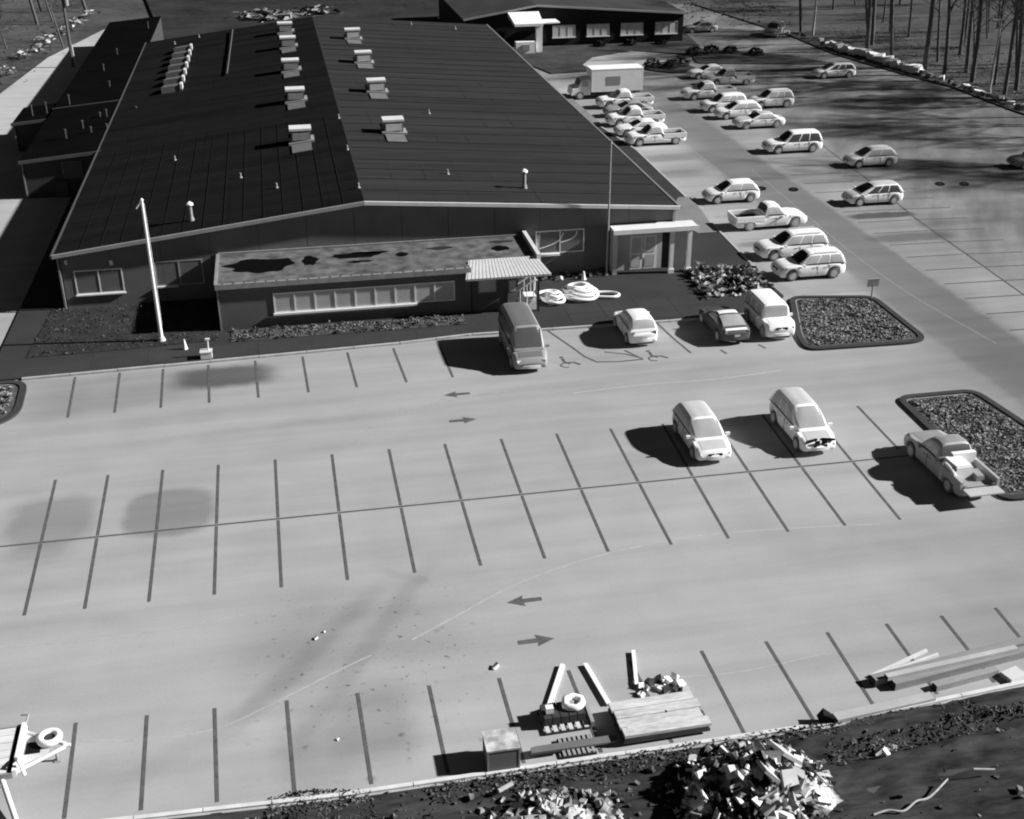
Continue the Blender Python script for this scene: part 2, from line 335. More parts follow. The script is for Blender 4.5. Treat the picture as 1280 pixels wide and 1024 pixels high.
for pts, wd in (([(3.17, 36.81), (4.66, 37.74), (7.49, 39.51), (10.41, 40.68), (13.33, 41.34), (16.26, 41.65), (20.5, 41.41), (24.03, 41.05)], .07),
                ([(-8.3, 33.52), (-6.26, 33.13), (-3.91, 33.23), (-2.03, 34.15), (0.26, 35.48), (1.6, 36.2)], .06),
                ([(14, 56.3), (18, 56.6), (22, 56.5), (26, 56.9)], .09), ([(10, 33.2), (14, 32.7), (18, 33.1)], .05), ([(-14, 39.5), (-8, 39.1), (-3, 39.6)], .05),
                ([(39.1, 96), (38.6, 84), (38.2, 74), (38.4, 66), (39.5, 58)], .07), ([(36.3, 104), (36.2, 90)], .07), ([(41.2, 73), (41.1, 69.5), (42, 68.6), (43.4, 68.4)], .1)):
    strip(smooth_path(pts), wd, .004, 'tyre_mark', m_tyre if pts[0][0] < 30 else mat('lane_mark', .275, .9, .2, 2))
m_tyred = mat('cold_tyre_mark', .325, .9, .25, 1.5, .3, 6)
for pts, wd in (([(2.0, 52.4), (3.4, 54.7), (6.5, 56.4), (12.7, 57.7)], .05),):
    strip(smooth_path(pts), wd, .0035, 'tyre_mark', m_tyred)

# kerb stones along the pavement edges, each stone its own piece
kerb_parent = struct(MB().prism([(-48, 29.28), (-8.4, 29.43), (0, 29.1), (16.4, 29.28), (24.3, 29.98), (34, 30.88), (34, 30.98), (24.3, 30.08), (16.4, 29.38), (0, 29.2), (-8.4, 29.53), (-48, 29.38)], -.3, .03).obj('kerb', m_kerb))
def kerb_row(pts, parent, wd=.16, h=.11, step=2.4, m=m_kerb, name='kerb_stone'):
    for a, b in zip(pts[:-1], pts[1:]):
        a, b = Vector(a), Vector(b); L = (b - a).length; k = max(1, round(L / step))
        for i in range(k):
            p = a.lerp(b, i / k); q = a.lerp(b, (i + 1) / k); c = (p + q) / 2; t = (q - p)
            MB().box((c.x, c.y, h / 2 - .04 + random.uniform(-.006, .006)), (t.length - .03, wd, h + .08), math.atan2(t.y, t.x)).obj(name, m, parent)
kerb_row([(-12, 29.72), (-8.4, 29.62), (0, 29.31), (16.4, 29.49), (24.3, 30.19), (28, 30.5)], kerb_parent, h=.07, m=mat('bright_kerb', .62, .8, .2, 1.5))

WALK = [(-34, 63.4), (-15, 63.75), (-5, 64.15), (5.7, 64.65), (10, 65.1), (22, 64.85), (28.6, 65.0), (30.3, 67.3), (30.2, 72), (30.9, 88.5), (31.1, 104), (30.2, 113), (28.6, 126), (27, 149), (-13, 149), (-13, 100), (-16.8, 99), (-16.8, 67.2), (-34, 66.8)]
walk = struct(MB().prism(WALK, -.2, .11).obj('walkway', m_walk))
kerb_row([(-15, 63.67), (-5, 64.07), (5.7, 64.57), (10, 65.02), (22, 64.77), (28.6, 64.92)], walk, wd=.17, h=.125)
kerb_row([(30.4, 72), (31.0, 88.5), (31.2, 104), (30.3, 113)], walk, wd=.16, h=.125)
# paving joints: slabs of the walk that show
m_slab = mat('walk_slab', .046, .85, .2, .6, .08, 6)
for x in [-11.5 + 3.05 * k for k in range(7)]:
    MB().prism([(x, 64.45 + (x + 5) * .03), (x + 3.0, 64.45 + (x + 8) * .03), (x + 3.0, 66.15), (x, 66.15)], .10, .118).obj('walk_slab', m_slab, walk)
for i in range(4):
    for j in range(2):
        x = 16.2 + 2.25 * i; y = 65.3 + j * 1.6
        MB().prism([(x, y), (x + 2.2, y), (x + 2.2, y + 1.55), (x, y + 1.55)], .10, .118).obj('walk_slab', m_slab, walk)
pad = struct(MB().prism([(29.0, 80.2), (30.4, 80.2), (30.9, 84.2), (31.3, 89.0), (30.3, 89.0), (28.0, 84.0)], 0, .135).obj('concrete_pad', mat('pad_concrete', .2, .85, .2, .6)))
struct(MB().prism([(29.6, 113.5), (30.6, 113.5), (30.4, 128), (28.9, 128)], 0, .13).obj('concrete_pad', mat('pad_concrete', .2)))

# ------------------------------------------------------------------ planted beds and islands
rnd = random.Random(3)
m_bed = clump_mat('groundcover_leaves', .10, .34, 2.2, .5, .22)
m_bedsoil = mat('bed_soil', .08, .95, .4, 2, .3, 9)
m_bedb = clump_mat('bed_rock_and_leaf', .02, .5, 1.6, .52, .08)
def leaf_mass(name, poly, z, n, size, m, label=None, lift=.25, big=0):
    b = MB(); xs = [p[0] for p in poly]; ys = [p[1] for p in poly]; k = 0; t = 0
    while k < n and t < n * 12:
        t += 1
        x, y = rnd.uniform(min(xs), max(xs)), rnd.uniform(min(ys), max(ys))
        if not inside((x, y), poly): continue
        k += 1; s = size * rnd.uniform(.5, 1.4); h = z + lift * max(0, .4 + noise.noise((x * 1.3, y * 1.3, 4))) * rnd.uniform(.5, 1.5)
        if rnd.random() < .75:
            M = Matrix.Rotation(rnd.uniform(0, 6.28), 3, 'Z') @ Matrix.Rotation(rnd.uniform(-1.0, 1.0), 3, 'X') @ Matrix.Rotation(rnd.uniform(-.8, .8), 3, 'Y')
            b.add([M @ Vector(q) * s + Vector((x, y, h)) for q in ((-.5, 0, 0), (0, -.28, .06), (.55, 0, 0), (0, .28, .06))], [(0, 1, 2, 3)])
        else: b.chunk((x, y, h * .7), (s * .7, s * .6, s * .5), rnd)
    return b.obj(name, m, fix=False)
def island(poly, rad, label_n, kerbm=m_kerbd):
    P = rounded(poly, rad)
    if sum(P[i][0] * P[(i + 1) % len(P)][1] - P[(i + 1) % len(P)][0] * P[i][1] for i in range(len(P))) < 0: P = P[::-1]
    I = offset_poly(P, .34); I2 = offset_poly(P, .5); k = len(P)
    b = MB(); b.add([(p[0], p[1], -.1) for p in P] + [(p[0], p[1], .13) for p in P] + [(p[0], p[1], .13) for p in I] + [(p[0], p[1], -.05) for p in I],
                    [(i, (i + 1) % k, k + (i + 1) % k, k + i) for i in range(k)] + [(k + i, k + (i + 1) % k, 2 * k + (i + 1) % k, 2 * k + i) for i in range(k)] + [(2 * k + i, 2 * k + (i + 1) % k, 3 * k + (i + 1) % k, 3 * k + i) for i in range(k)])
    kb = struct(b.obj('kerb', kerbm, fix=False))
    b2 = MB(); b2.add([(p[0], p[1], .05) for p in I] + [(p[0], p[1], .06) for p in I2], [(i, (i + 1) % k, k + (i + 1) % k, k + i) for i in range(k)])
    b2.obj('gutter_edge', m_mid, kb, fix=False)
    struct(MB().prism(offset_poly(P, .45), -.05, .07).obj('planting_soil', m_bedsoil))
    return offset_poly(P, .62)
I1 = island([(30.6, 67.2), (35.9, 66.2), (35.9, 59.3), (34.8, 58.8), (28.3, 59.0), (28.5, 61.0)], .9, 1)
o = stuff(leaf_mass('groundcover', I1, .07, 4200, .17, m_bed, lift=.13)); tag(o, 'mottled low groundcover filling the kerbed island by the small sign', 'groundcover')
I2 = island([(30.4, 52.5), (35.0, 52.5), (36.3, 41.9), (30.2, 41.6)], .9, 2)
o = stuff(leaf_mass('groundcover', I2, .07, 5200, .17, m_bed, lift=.13)); tag(o, 'mottled low groundcover in the kerbed island beside the pickup', 'groundcover')
I3 = island([(-30, 57.9), (-15.6, 57.9), (-14.35, 59.2), (-14.6, 63.5), (-30, 63.3)], 1.2, 3)
o = stuff(leaf_mass('groundcover', [p for p in I3 if p[0] > -40], .07, 1400, .24, m_bed)); tag(o, 'rough grass on the kerbed corner at the far left of the lot', 'groundcover')
BED = [(25.3, 67.5), (29.9, 68.3), (30.0, 72.6), (25.5, 72.8)]
struct(MB().prism(BED, .1, .16).obj('planting_soil', m_bedsoil))
o = stuff(leaf_mass('groundcover', BED, .16, 420, .55, m_bedb, lift=.4)); tag(o, 'bright tumbled shrubs and stones in the bed near the glass doors', 'groundcover')
STRIP = [(-3.9, 66.5), (9.9, 66.5), (9.9, 67.9), (-3.9, 68.2)]
struct(MB().prism(STRIP, .1, .15).obj('planting_soil', m_bedsoil))
o = stuff(leaf_mass('groundcover', STRIP, .15, 1400, .16, clump_mat('strip_leaves', .02, .15, 2.5, .55, .15), lift=.2)); tag(o, 'strip of small plants along the foot of the flat annex wall', 'groundcover')
LAWN = [(-15.2, 66.4), (-9.3, 66.6), (-4.6, 66.9), (-4.6, 68.2), (-4.5, 73.6), (-14.8, 73.6)]
struct(MB().prism(LAWN, .1, .14).obj('lawn', mat('cold_lawn', .035, .95, .35, 1.2, .3, 6)))
o = stuff(leaf_mass('grass', LAWN, .14, 1500, .14, clump_mat('grass_blades', .03, .12, 2, .55, .1), lift=.1)); tag(o, 'thin grass on the dark lawn below the left windows', 'grass')
SB = [(20.4, 72.9), (15.5, 72.9), (15.5, 73.7), (20.4, 73.7)]
o = stuff(leaf_mass('groundcover', SB, .12, 160, .3, clump_mat('strip_leaves', .012, .2), lift=.3)); tag(o, 'few low plants under the right front window', 'groundcover')
# lawns near the back building
BL = [(31.2, 139), (36.2, 139.6), (35.9, 143.4), (38.3, 148), (44.3, 151.2), (50.7, 147), (56, 149), (63, 143.5), (65.5, 138.6), (57, 140.6), (49.5, 142.4), (53.5, 152), (58.5, 170), (53, 172), (52.4, 157.2), (30, 156.2), (28.4, 150)]
struct(MB().prism([(31.2, 139), (36.2, 139.6), (35.9, 143.4), (38.3, 148), (44.3, 151.2), (50.7, 147), (53.5, 152), (56, 170), (53, 172), (52.4, 158), (26, 157), (28.4, 150)], 0, .12).obj('lawn', mat('cold_lawn2', .055, .95, .4, .4, .3, 3)))
struct(MB().prism(rounded([(49.5, 141.5), (50.7, 147), (56, 149.5), (63, 143.5), (65.8, 137.6), (57, 139.8)], 1.2), 0, .10).obj('lawn', mat('cold_lawn2', .055)))
struct(MB().prism([(-12.5, 151), (22, 151), (24, 184), (60, 188), (60, 215), (-20, 215), (-17, 192)], -.2, .05).obj('field', mat('dark_field', .03, .95, .5, .15, .3, 1, bump=.3)))
CI = rounded([(42.1, 139.1), (44.0, 142.8), (47.9, 143), (48.6, 137.8), (45.7, 136)], 1.5)
struct(MB().prism(CI, 0, .13).obj('lawn', mat('cold_lawn2', .055)))

# ------------------------------------------------------------------ plants, trees
def branch(b, p, d, L, r, lev, rnd, twig):
    n = 5 if lev < 2 else 3; pts = [p]; rads = [r]
    seg = 4 if lev == 0 else 3
    for i in range(seg):
        d = (d + Vector((rnd.uniform(-1, 1), rnd.uniform(-1, 1), rnd.uniform(-.3, .6))) * (.06 if lev == 0 else .2)).normalized()
        p = p + d * L / seg; pts.append(p); rads.append(r * (1 - .75 * (i + 1) / seg) if lev else r * (1 - .6 * (i + 1) / seg))
    (b if lev < 2 else twig).tube(pts, rads, 7 if lev == 0 else n, cap=False)
    if lev >= 4: return
    k = (12, 7, 6, 5)[lev]
    for i in range(k):
        t = (.5 if lev == 0 else .2) + (.5 if lev == 0 else .8) * (i + rnd.random()) / k
        f = t * seg; j = min(int(f), seg - 1); q = pts[j].lerp(pts[j + 1], f - j)
        a = rnd.uniform(0, 6.28); side = Vector((math.cos(a), math.sin(a), rnd.uniform(.1, .8))).normalized()
        nd = (d * .45 + side).normalized()
        branch(b, q, nd, L * rnd.uniform(.34, .52) * (1.1 - .35 * t), max(.02, r * (.5 - .22 * t)), lev + 1, rnd, twig)
TREES = []
for k in range(4):
    rn = random.Random(40 + k); tb, tw = MB(), MB()
    branch(tb, Vector((0, 0, -.3)), Vector((rn.uniform(-.06, .06), rn.uniform(-.06, .06), 1)), 15 + 1.5 * k, .30, 0, rn, tw)
    TREES.append((tb.mesh('trunk', m_bark, 60, False), tw.mesh('crown', m_bark, None, False)))
def tree(loc, k, sc, rz, label, group):
    t = thing('bare_tree', label, 'tree', loc, rz, group); t.scale = (sc, sc, sc * 1.05); t.rotation_mode = 'ZYX'; t.rotation_euler = (0, -.12, rz)
    put('trunk', TREES[k % 4][0], t); put('crown', TREES[k % 4][1], t)
rt = random.Random(11)
TR = [(73.1, 145.2, 1.0, 'stout dark bare trunk standing behind the brightest edge rocks'), (76.3, 150.4, .9, 'slimmer bare trunk just behind the stout one'),
      (74.9, 142.1, .8, 'thin bare trunk right of the stout dark tree'), (75.2, 134.3, 1.05, 'straight dark bare trunk at the end of the bright rocks'),
      (75.3, 129.9, .85, 'leaning bare trunk midway along the lot edge'), (79, 131.5, .9, 'bare tree set back from the lot edge among thin trunks'),
      (76.8, 126.4, .95, 'bare tree left of the pale lamp pole at the lot edge'), (75.6, 117.8, .8, 'slim bare tree right of the pale lamp pole'),
      (79.3, 121.5, .9, 'bare tree at the upper right corner behind the lamp pole'), (71.1, 161.2, .8, 'bare tree near the upper end of the edge rocks'),
      (84, 142, .8, 'bare tree deeper in the wood behind the edge rocks'), (88, 133, .8, 'bare tree deep in the wood at the upper right'), (82, 156, .8, 'bare tree deep in the wood above the parked cars')]
for i, (x, y, sc, lab) in enumerate(TR): tree((x, y, -.2), i, sc, rt.uniform(0, 6.28), lab, 'bare trees along the lot edge')
for i, (x, y, sc) in enumerate([(78, 108, .72), (79.5, 100, .65), (77.5, 91, .8), (80, 86.5, .8), (84, 97, .7), (86, 112, .8), (80, 104, .75), (84, 90, 1.0), (82, 116, .7), (84, 104, .85)]):
    tree((x, y, -.2), i + 1, sc, rt.uniform(0, 6.28), 'bare tree in the row shading the side lot at right', 'bare trees beyond the right edge')
for i, (x, y, sc, lab) in enumerate([(-27.5, 201, .9, 'bare tree at the top left corner above the bright tufts'), (-33, 190, .8, 'bare tree on the dim slope at upper left'), (-26.8, 170, .45, 'pale thin bare sapling beside the utility pole')]):
    tree((x, y, -.2), i, sc, i * 2., lab, 'bare trees upper left')
rw = random.Random(77)
for i in range(46):
    y = rw.uniform(112, 200); x = rw.uniform(77.5, 80 + (y - 105) * .42) if y > 118 else rw.uniform(77.5, 84)
    tree((x, y, -.25), i, rw.uniform(.45, .65), rw.uniform(0, 6.28), 'thin bare tree among many in the wood behind the edge rocks', 'thin trees of the wood')
for i in range(16):
    tree((rw.uniform(-50, -31), rw.uniform(165, 235), -.2), i, rw.uniform(.35, .6), rw.uniform(0, 6.28), 'thin bare tree on the dim bank at the upper left', 'thin trees of the left bank')
# rocks along the side lot edge
m_rock = mat('warm_rock', .75, .9, .2, 2, .15, 9); m_rockm = mat('cool_rock', .25, .9, .3, 2, .15, 9)
edge = [(68.3, 160), (69.6, 153), (69.8, 148.2), (70.3, 144.7), (71.3, 142.3), (71.9, 137), (72.4, 132.9), (72.8, 130.9), (73.4, 124), (73.6, 119.8), (73.9, 116.5), (74, 112.7)]
ep = smooth_path(edge, 4)
for i, p in enumerate(ep):
    b = MB(); big = 1.15 if 6 < i < 27 else .7
    for q in range(1): b.chunk((0, 0, .25 * big), (1.3 * big * rt.uniform(.8, 1.3), 1.0 * big, .7 * big), rt, .4)
    tag(b.obj('edge_rock', m_rock if (6 < i < 27 or i % 3 == 0) else m_rockm, loc=(p[0] + .5 + rt.uniform(-.3, .3), p[1], -.05)), 'bright rock in the row along the upper right lot edge', 'rock', 'rocks along the lot edge')
kerb_row([(73.2, 108), (72.8, 112), (72.6, 123), (71.1, 129), (69.4, 137), (68.2, 144), (68, 158), (64.3, 188)], struct(MB().prism([(72.9, 108), (73.4, 108), (68.3, 144), (68.2, 158), (67.9, 158), (67.95, 144)], -.3, -.02).obj('kerb', m_kerbd)), wd=.2, h=.14, m=m_kerbd, step=3)
# undergrowth behind the rocks, and on the left bank
def brush(name, pts, n, spread, size, m, label, hz=.5):
    b = MB()
    for p in pts:
        for i in range(n):
            x = p[0] + rt.gauss(0, spread); y = p[1] + rt.gauss(0, spread * 1.6); z = rt.uniform(0, hz)
            M = Matrix.Rotation(rt.uniform(0, 6.28), 3, 'Z') @ Matrix.Rotation(rt.uniform(-1.2, 1.2), 3, 'X')
            b.add([M @ Vector(q) * size * rt.uniform(.5, 1.5) + Vector((x, y, z)) for q in ((-.5, 0, 0), (0, -.2, .05), (.6, 0, 0), (0, .2, .05))], [(0, 1, 2, 3)])
    o = stuff(b.obj(name, m, fix=False)); return tag(o, label, 'undergrowth')
m_brush = clump_mat('warm_brush', .1, .55, .5, .5, .12)
brush('undergrowth', [(76 + 2.2 * (k % 5) + rt.uniform(-1, 1), 112 + 3.4 * (k // 5)) for k in range(75)], 22, 1.6, .3, clump_mat('wood_floor_brush', .05, .16, .25, .52, .12), 'dry undergrowth on the wood floor behind the edge rocks')
brush('undergrowth', [(-31, 152.2), (-29.3, 174.7), (-27.3, 187.6), (-26.5, 194.8), (-29.3, 167.5), (-30.6, 163.3), (-28, 180), (-31.5, 147)], 42, .55, .8, m_brush, 'bright dry tufts along the bank beyond the left road', .7)
brush('undergrowth', [(-30 - 3.5 * (k % 7) + rt.uniform(-2, 2), 150 + 9 * (k // 7)) for k in range(56)], 14, 2.0, .45, clump_mat('bank_weeds', .05, .13, .4, .55, .1), 'dim weeds on the bank at the upper left', .3)
brush('brush_heap', [(-.5, 187), (2, 188), (4.5, 189), (7.5, 190), (-3, 187)], 34, 1.1, 1.6, clump_mat('pale_sticks', .05, .3, .8, .5, .1), 'pale brush lying behind the far edge of the main roof', .9)
brush('undergrowth', [(60 + 4 * (k % 4), 172 + 5 * (k // 4)) for k in range(24)], 22, 1.8, .5, clump_mat('far_weeds', .03, .10, .3, .5, .1), 'dark scrub beyond the back building', .8)

def shrub(loc, r, h, label, m):
    t = thing('shrub', label, 'shrub', loc, 0, 'shrubs by the back building'); b = MB()
    for i in range(260):
        a = rt.uniform(0, 6.28); e = math.acos(rt.uniform(0, 1)); q = r * rt.uniform(.65, 1.05)
        p = Vector((math.cos(a) * math.sin(e) * q, math.sin(a) * math.sin(e) * q, .1 + math.cos(e) * h * rt.uniform(.6, 1)))
        M = Matrix.Rotation(rt.uniform(0, 6.28), 3, 'Z') @ Matrix.Rotation(rt.uniform(-1.2, 1.2), 3, 'X')
        b.add([M @ Vector(c) * .34 + p for c in ((-.5, 0, 0), (0, -.3, .06), (.5, 0, 0), (0, .3, .06))], [(0, 1, 2, 3)])
    b.obj('crown', m, t, fix=False)
    s = MB(); [s.tube([(0, 0, 0), (rt.uniform(-.4, .4) * r, rt.uniform(-.4, .4) * r, h * .7)], [.04, .015], 5) for _ in range(5)]; s.obj('trunk', m_bark, t)
m_shrub = clump_mat('dark_shrub', .008, .05, 2, .5, .12)
for x, y, r, h, lab in ((43.6, 140.2, 1.1, 1.0, 'dark round shrub at the left end of the drive island'), (45.6, 139.4, 1.0, .9, 'dark shrub in the middle of the drive island'), (47.2, 140.6, 1.2, 1.1, 'dark shrub at the right end of the drive island'),
                        (51, 146.6, 1.2, 1.0, 'dark shrub on the lawn right of the circular drive'), (53.5, 147.8, 1.1, .9, 'second dark shrub on the lawn right of the drive'), (55.8, 147.2, 1.0, .8, 'third dark shrub on the lawn right of the drive'),
                        (58.4, 145.4, 1.0, .8, 'dark shrub towards the tip of the lawn strip'), (49.2, 154.8, .8, .7, 'low shrub under the rightmost back window'), (41, 154.8, .8, .6, 'low shrub under the middle back windows'), (45, 154.8, .8, .7, 'low shrub under the third back window')):
    shrub((x, y, .1), r, h, lab, m_shrub)

# ------------------------------------------------------------------ main building
YF, YB = 73.9, 148.0
XL, XR, XM = -13.9, 24.9, 4.7
ZL, ZR, ZM = 3.62, 4.32, 5.85
B = thing('metal_building', 'long low dark metal building with shallow gable roof and flat annex', 'building', (0, 0, 0))
def gable_prism(b, x0, x1, y0, y1, zl, zr, zm, xm, z0=0.0):
    pf = [(x0, z0), (x1, z0), (x1, zr), (xm, zm), (x0, zl)]
    k = 5; b.add([(p[0], y0, p[1]) for p in pf] + [(p[0], y1, p[1]) for p in pf], [tuple(range(k)), tuple(range(2 * k - 1, k - 1, -1))] + [(i, k + i, k + (i + 1) % k, (i + 1) % k) for i in range(k)])
gb = MB(); gable_prism(gb, XL, XR, YF, YB, ZL - .22, ZR - .22, ZM - .22, XM); gb.obj('wall', m_wall, B)
m_wall2 = mat('steel_panel', .15, .7, .14, .7, .05, 6)
for i in range(13):      # wall panels between the pilasters of the gable front
    x0 = XL + .05 + i * 2.98; x1 = x0 + 2.94
    if x1 > XR: x1 = XR - .03
    zt = lambda x: (ZL + (ZM - ZL) * (x - XL) / (XM - XL) if x < XM else ZR + (ZM - ZR) * (XR - x) / (XR - XM)) - .30
    if (-4.4 < x1 and x0 < 15): z0 = 2.9
    elif x1 > 20.6: z0 = 3.35
    else: z0 = .1
    if x0 < XM < x1: poly = [(x0, z0), (x1, z0), (x1, zt(x1)), (XM, zt(XM)), (x0, zt(x0))]
    else: poly = [(x0, z0), (x1, z0), (x1, zt(x1)), (x0, zt(x0))]
    k = len(poly); b = MB(); b.add([(p[0], YF - .03, p[1]) for p in poly] + [(p[0], YF + .01, p[1]) for p in poly], [tuple(range(k)), tuple(range(2 * k - 1, k - 1, -1))] + [(i2, k + i2, k + (i2 + 1) % k, (i2 + 1) % k) for i2 in range(k)])
    b.obj('wall_panel', m_wall2, B)
# roof deck and its sheets
YE0 = 73.55
def slab_roof(b, xa, za, xb, zb, y0, y1, t):
    b.hexa([(xa, y0, za - t), (xb, y0, zb - t), (xb, y1, zb - t), (xa, y1, za - t), (xa, y0, za), (xb, y0, zb), (xb, y1, zb), (xa, y1, za)])
rb = MB(); slab_roof(rb, XL - .3, ZL - .05, XM, ZM - .02, YE0, YB + .2, .16); slab_roof(rb, XM, ZM - .02, XR + .3, ZR - .05, YE0, YB + .2, .16)
roof = rb.obj('roof', mat('roof_deck', .009, .9, spec=0), B)
NB, NCX = 14, 9
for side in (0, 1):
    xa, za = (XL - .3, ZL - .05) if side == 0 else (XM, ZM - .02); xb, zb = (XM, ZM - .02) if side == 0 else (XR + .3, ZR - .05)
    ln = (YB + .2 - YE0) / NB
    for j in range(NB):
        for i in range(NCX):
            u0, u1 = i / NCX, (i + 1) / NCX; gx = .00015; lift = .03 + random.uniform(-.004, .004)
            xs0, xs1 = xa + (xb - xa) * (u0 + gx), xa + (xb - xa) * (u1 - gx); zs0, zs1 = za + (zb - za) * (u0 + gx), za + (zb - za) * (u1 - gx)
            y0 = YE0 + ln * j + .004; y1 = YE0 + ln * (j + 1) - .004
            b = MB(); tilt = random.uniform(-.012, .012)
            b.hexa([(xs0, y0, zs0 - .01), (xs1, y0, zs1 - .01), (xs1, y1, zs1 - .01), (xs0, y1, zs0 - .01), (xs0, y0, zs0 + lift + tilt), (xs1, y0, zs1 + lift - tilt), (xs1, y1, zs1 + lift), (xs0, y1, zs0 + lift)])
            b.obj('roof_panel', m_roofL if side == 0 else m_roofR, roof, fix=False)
# raised seams across the right slope
for j in range(1, NB * 2):
    y = YE0 + (YB - YE0) * j / (NB * 2) + random.uniform(-.3, .3)
    b = MB(); dz = .045
    b.hexa([(XM + .2, y, ZM), (XR, y, ZR - .02), (XR, y + .06, ZR - .02), (XM + .2, y + .06, ZM), (XM + .2, y, ZM + dz), (XR, y, ZR + dz), (XR, y + .06, ZR + dz), (XM + .2, y + .06, ZM + dz)])
    b.obj('roof_seam', mat('seam_right', .046, .9, .3, 1, spec=.02), roof)
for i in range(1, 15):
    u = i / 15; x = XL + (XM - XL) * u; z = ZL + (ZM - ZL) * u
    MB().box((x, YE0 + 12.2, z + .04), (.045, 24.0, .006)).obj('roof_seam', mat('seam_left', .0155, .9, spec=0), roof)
# rake, eave and ridge trims
for (xa, za, xb, zb) in ((XL - .32, ZL, XM, ZM), (XM, ZM, XR + .32, ZR)):
    b = MB(); b.hexa([(xa, YE0 - .12, za - .16), (xb, YE0 - .12, zb - .16), (xb, YE0 + .03, zb - .16), (xa, YE0 + .03, za - .16), (xa, YE0 - .12, za + .07), (xb, YE0 - .12, zb + .07), (xb, YE0 + .03, zb + .07), (xa, YE0 + .03, za + .07)])
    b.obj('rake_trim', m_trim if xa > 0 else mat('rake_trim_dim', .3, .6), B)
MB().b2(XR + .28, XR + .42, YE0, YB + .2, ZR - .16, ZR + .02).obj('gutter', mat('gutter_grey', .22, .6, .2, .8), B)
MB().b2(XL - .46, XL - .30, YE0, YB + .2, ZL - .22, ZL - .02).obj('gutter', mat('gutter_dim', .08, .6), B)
MB().b2(XL - .12, XL - .02, YE0 + .1, YE0 + .25, .1, ZL - .2).obj('downpipe', mat('gutter_grey', .22), B)
MB().b2(XR - .05, XR + .1, YE0 + .15, YE0 + .3, .1, ZR - .2).obj('downpipe', m_mid, B)
# front windows
def window(parent, x0, x1, z0, z1, y, panes, glass=m_glass, frame=m_frame, fw=.07, sill=True, light=None):
    """window facing -Y: frame, one pane for each light, a bright sill"""
    fr = MB()
    fr.b2(x0, x1, y - .05, y + .06, z1 - fw, z1); fr.b2(x0, x1, y - .05, y + .06, z0, z0 + fw * .8)
    for i in range(panes + 1):
        x = x0 + (x1 - x0 - fw) * i / panes; fr.b2(x, x + fw, y - .053, y + .06, z0 + fw * .8, z1 - fw)
    wn = fr.obj('window', frame, parent)
    for i in range(panes):
        a = x0 + (x1 - x0 - fw) * i / panes + fw; c = x0 + (x1 - x0 - fw) * (i + 1) / panes
        MB().b2(a + .002, c - .002, y - .02, y + .03, z0 + fw * .8 + .002, z1 - fw - .002).obj('pane', glass, wn)
    if sill: MB().b2(x0 - .06, x1 + .06, y - .16, y - .055, z0 - .09, z0).obj('sill', m_frame, wn)
    return wn
dimframe = mat('window_frame_dim', .18, .5)
window(B, -13.2, -10.35, .95, 2.5, YF, 2, glass=mat('grey_glass_left', .6, .35, spec=.3))
window(B, -8.4, -5.5, 1.15, 2.75, YF, 2, frame=mat('window_frame_half', .4), sill=False, glass=mat('grey_glass_dim', .45, .35, spec=.3))
MB().b2(-8.4, -7.1, YF - .17, YF - .055, 1.06, 1.15).obj('sill', m_frame, B)
wr = window(B, 15.65, 18.9, 1.6, 3.15, YF, 2, sill=False, glass=mat('grey_glass_warm', .6, .35, spec=.3))
MB().b2(15.6, 17.25, YF - .2, YF - .055, 1.46, 1.6).obj('sill', m_white, B)
# arcs reflected in the right window, painted on as thin bright tubes
for pts in ([(15.9, 1.95), (16.6, 2.15), (17.2, 2.45), (17.5, 2.95)], [(17.35, 2.3), (17.9, 2.45), (18.3, 2.7), (18.4, 3.0)]):
    MB().tube([(p[0], YF - .028, p[1]) for p in smooth_path(pts, 5)], .035, 6).obj('reflection_arc', m_white, wr)
MB().b2(-11.0, -10.8, YF - .14, YF - .03, 2.75, 3.05).obj('wall_lamp', m_white, B); MB().b2(-13.6, -13.45, YF - .14, YF - .03, 2.95, 3.25).obj('wall_lamp', m_cream, B)
# ---- flat annex
AX0, AX1, AY, AZ = -4.4, 14.85, 68.35, 2.85
MB().b2(AX0, 10.5, AY, YF - .04, 0, AZ).obj('annex_wall', m_wall, B)
MB().b2(10.5, AX1, AY + .9, YF - .04, 0, AZ).obj('annex_wall', m_wall, B)
m_aroof = clump_mat('annex_membrane', .06, .17, 1.3, .5, .2)
ar = MB().prism([(AX0 - .1, AY - .05), (10.5, AY - .05), (10.5, AY + .75), (AX1 + .05, AY + .75), (AX1 + .05, YF - .05), (AX0 - .1, YF - .05)], AZ + .002, AZ + .1).obj('annex_roof', m_aroof, B)
MB().b2(AX0 - .16, 10.5, AY - .2, AY - .02, AZ - .12, AZ + .2).obj('fascia', mat('fascia_grey', .25, .6, .25, 3), ar)
for i in range(24): MB().box((AX0 + .3 + i * .62, AY - .11, AZ + .215), (.07, .1, .03)).obj('fascia_clip', m_dark, ar)
MB().b2(AX0 - .2, AX0 - .02, AY - .02, YF - .1, AZ, AZ + .18).obj('parapet', mat('fascia_grey', .25), ar)
MB().b2(AX1 - .12, AX1 + .12, AY + .75, YF - .1, AZ, AZ + .45).obj('parapet', m_cream, ar)
MB().b2(AX0 - .1, AX1 - .2, YF - .16, YF - .04, AZ + .1, AZ + .22).obj('wall_flashing', mat('fascia_grey', .25), ar)
m_puddle = mat('cold_puddle', .004, .5, .05, spec=.05)
def blob(cx, cy, rx_, ry_, z, seed, n=44):
    return [(cx + rx_ * math.cos(6.283 * i / n) * (1 + .5 * noise.noise((math.cos(6.283 * i / n) * 1.9, math.sin(6.283 * i / n) * 1.5, seed))), cy + ry_ * math.sin(6.283 * i / n) * (1 + .5 * noise.noise((math.cos(6.283 * i / n) * 1.9 + 9, math.sin(6.283 * i / n) * 1.5, seed)))) for i in range(n)]
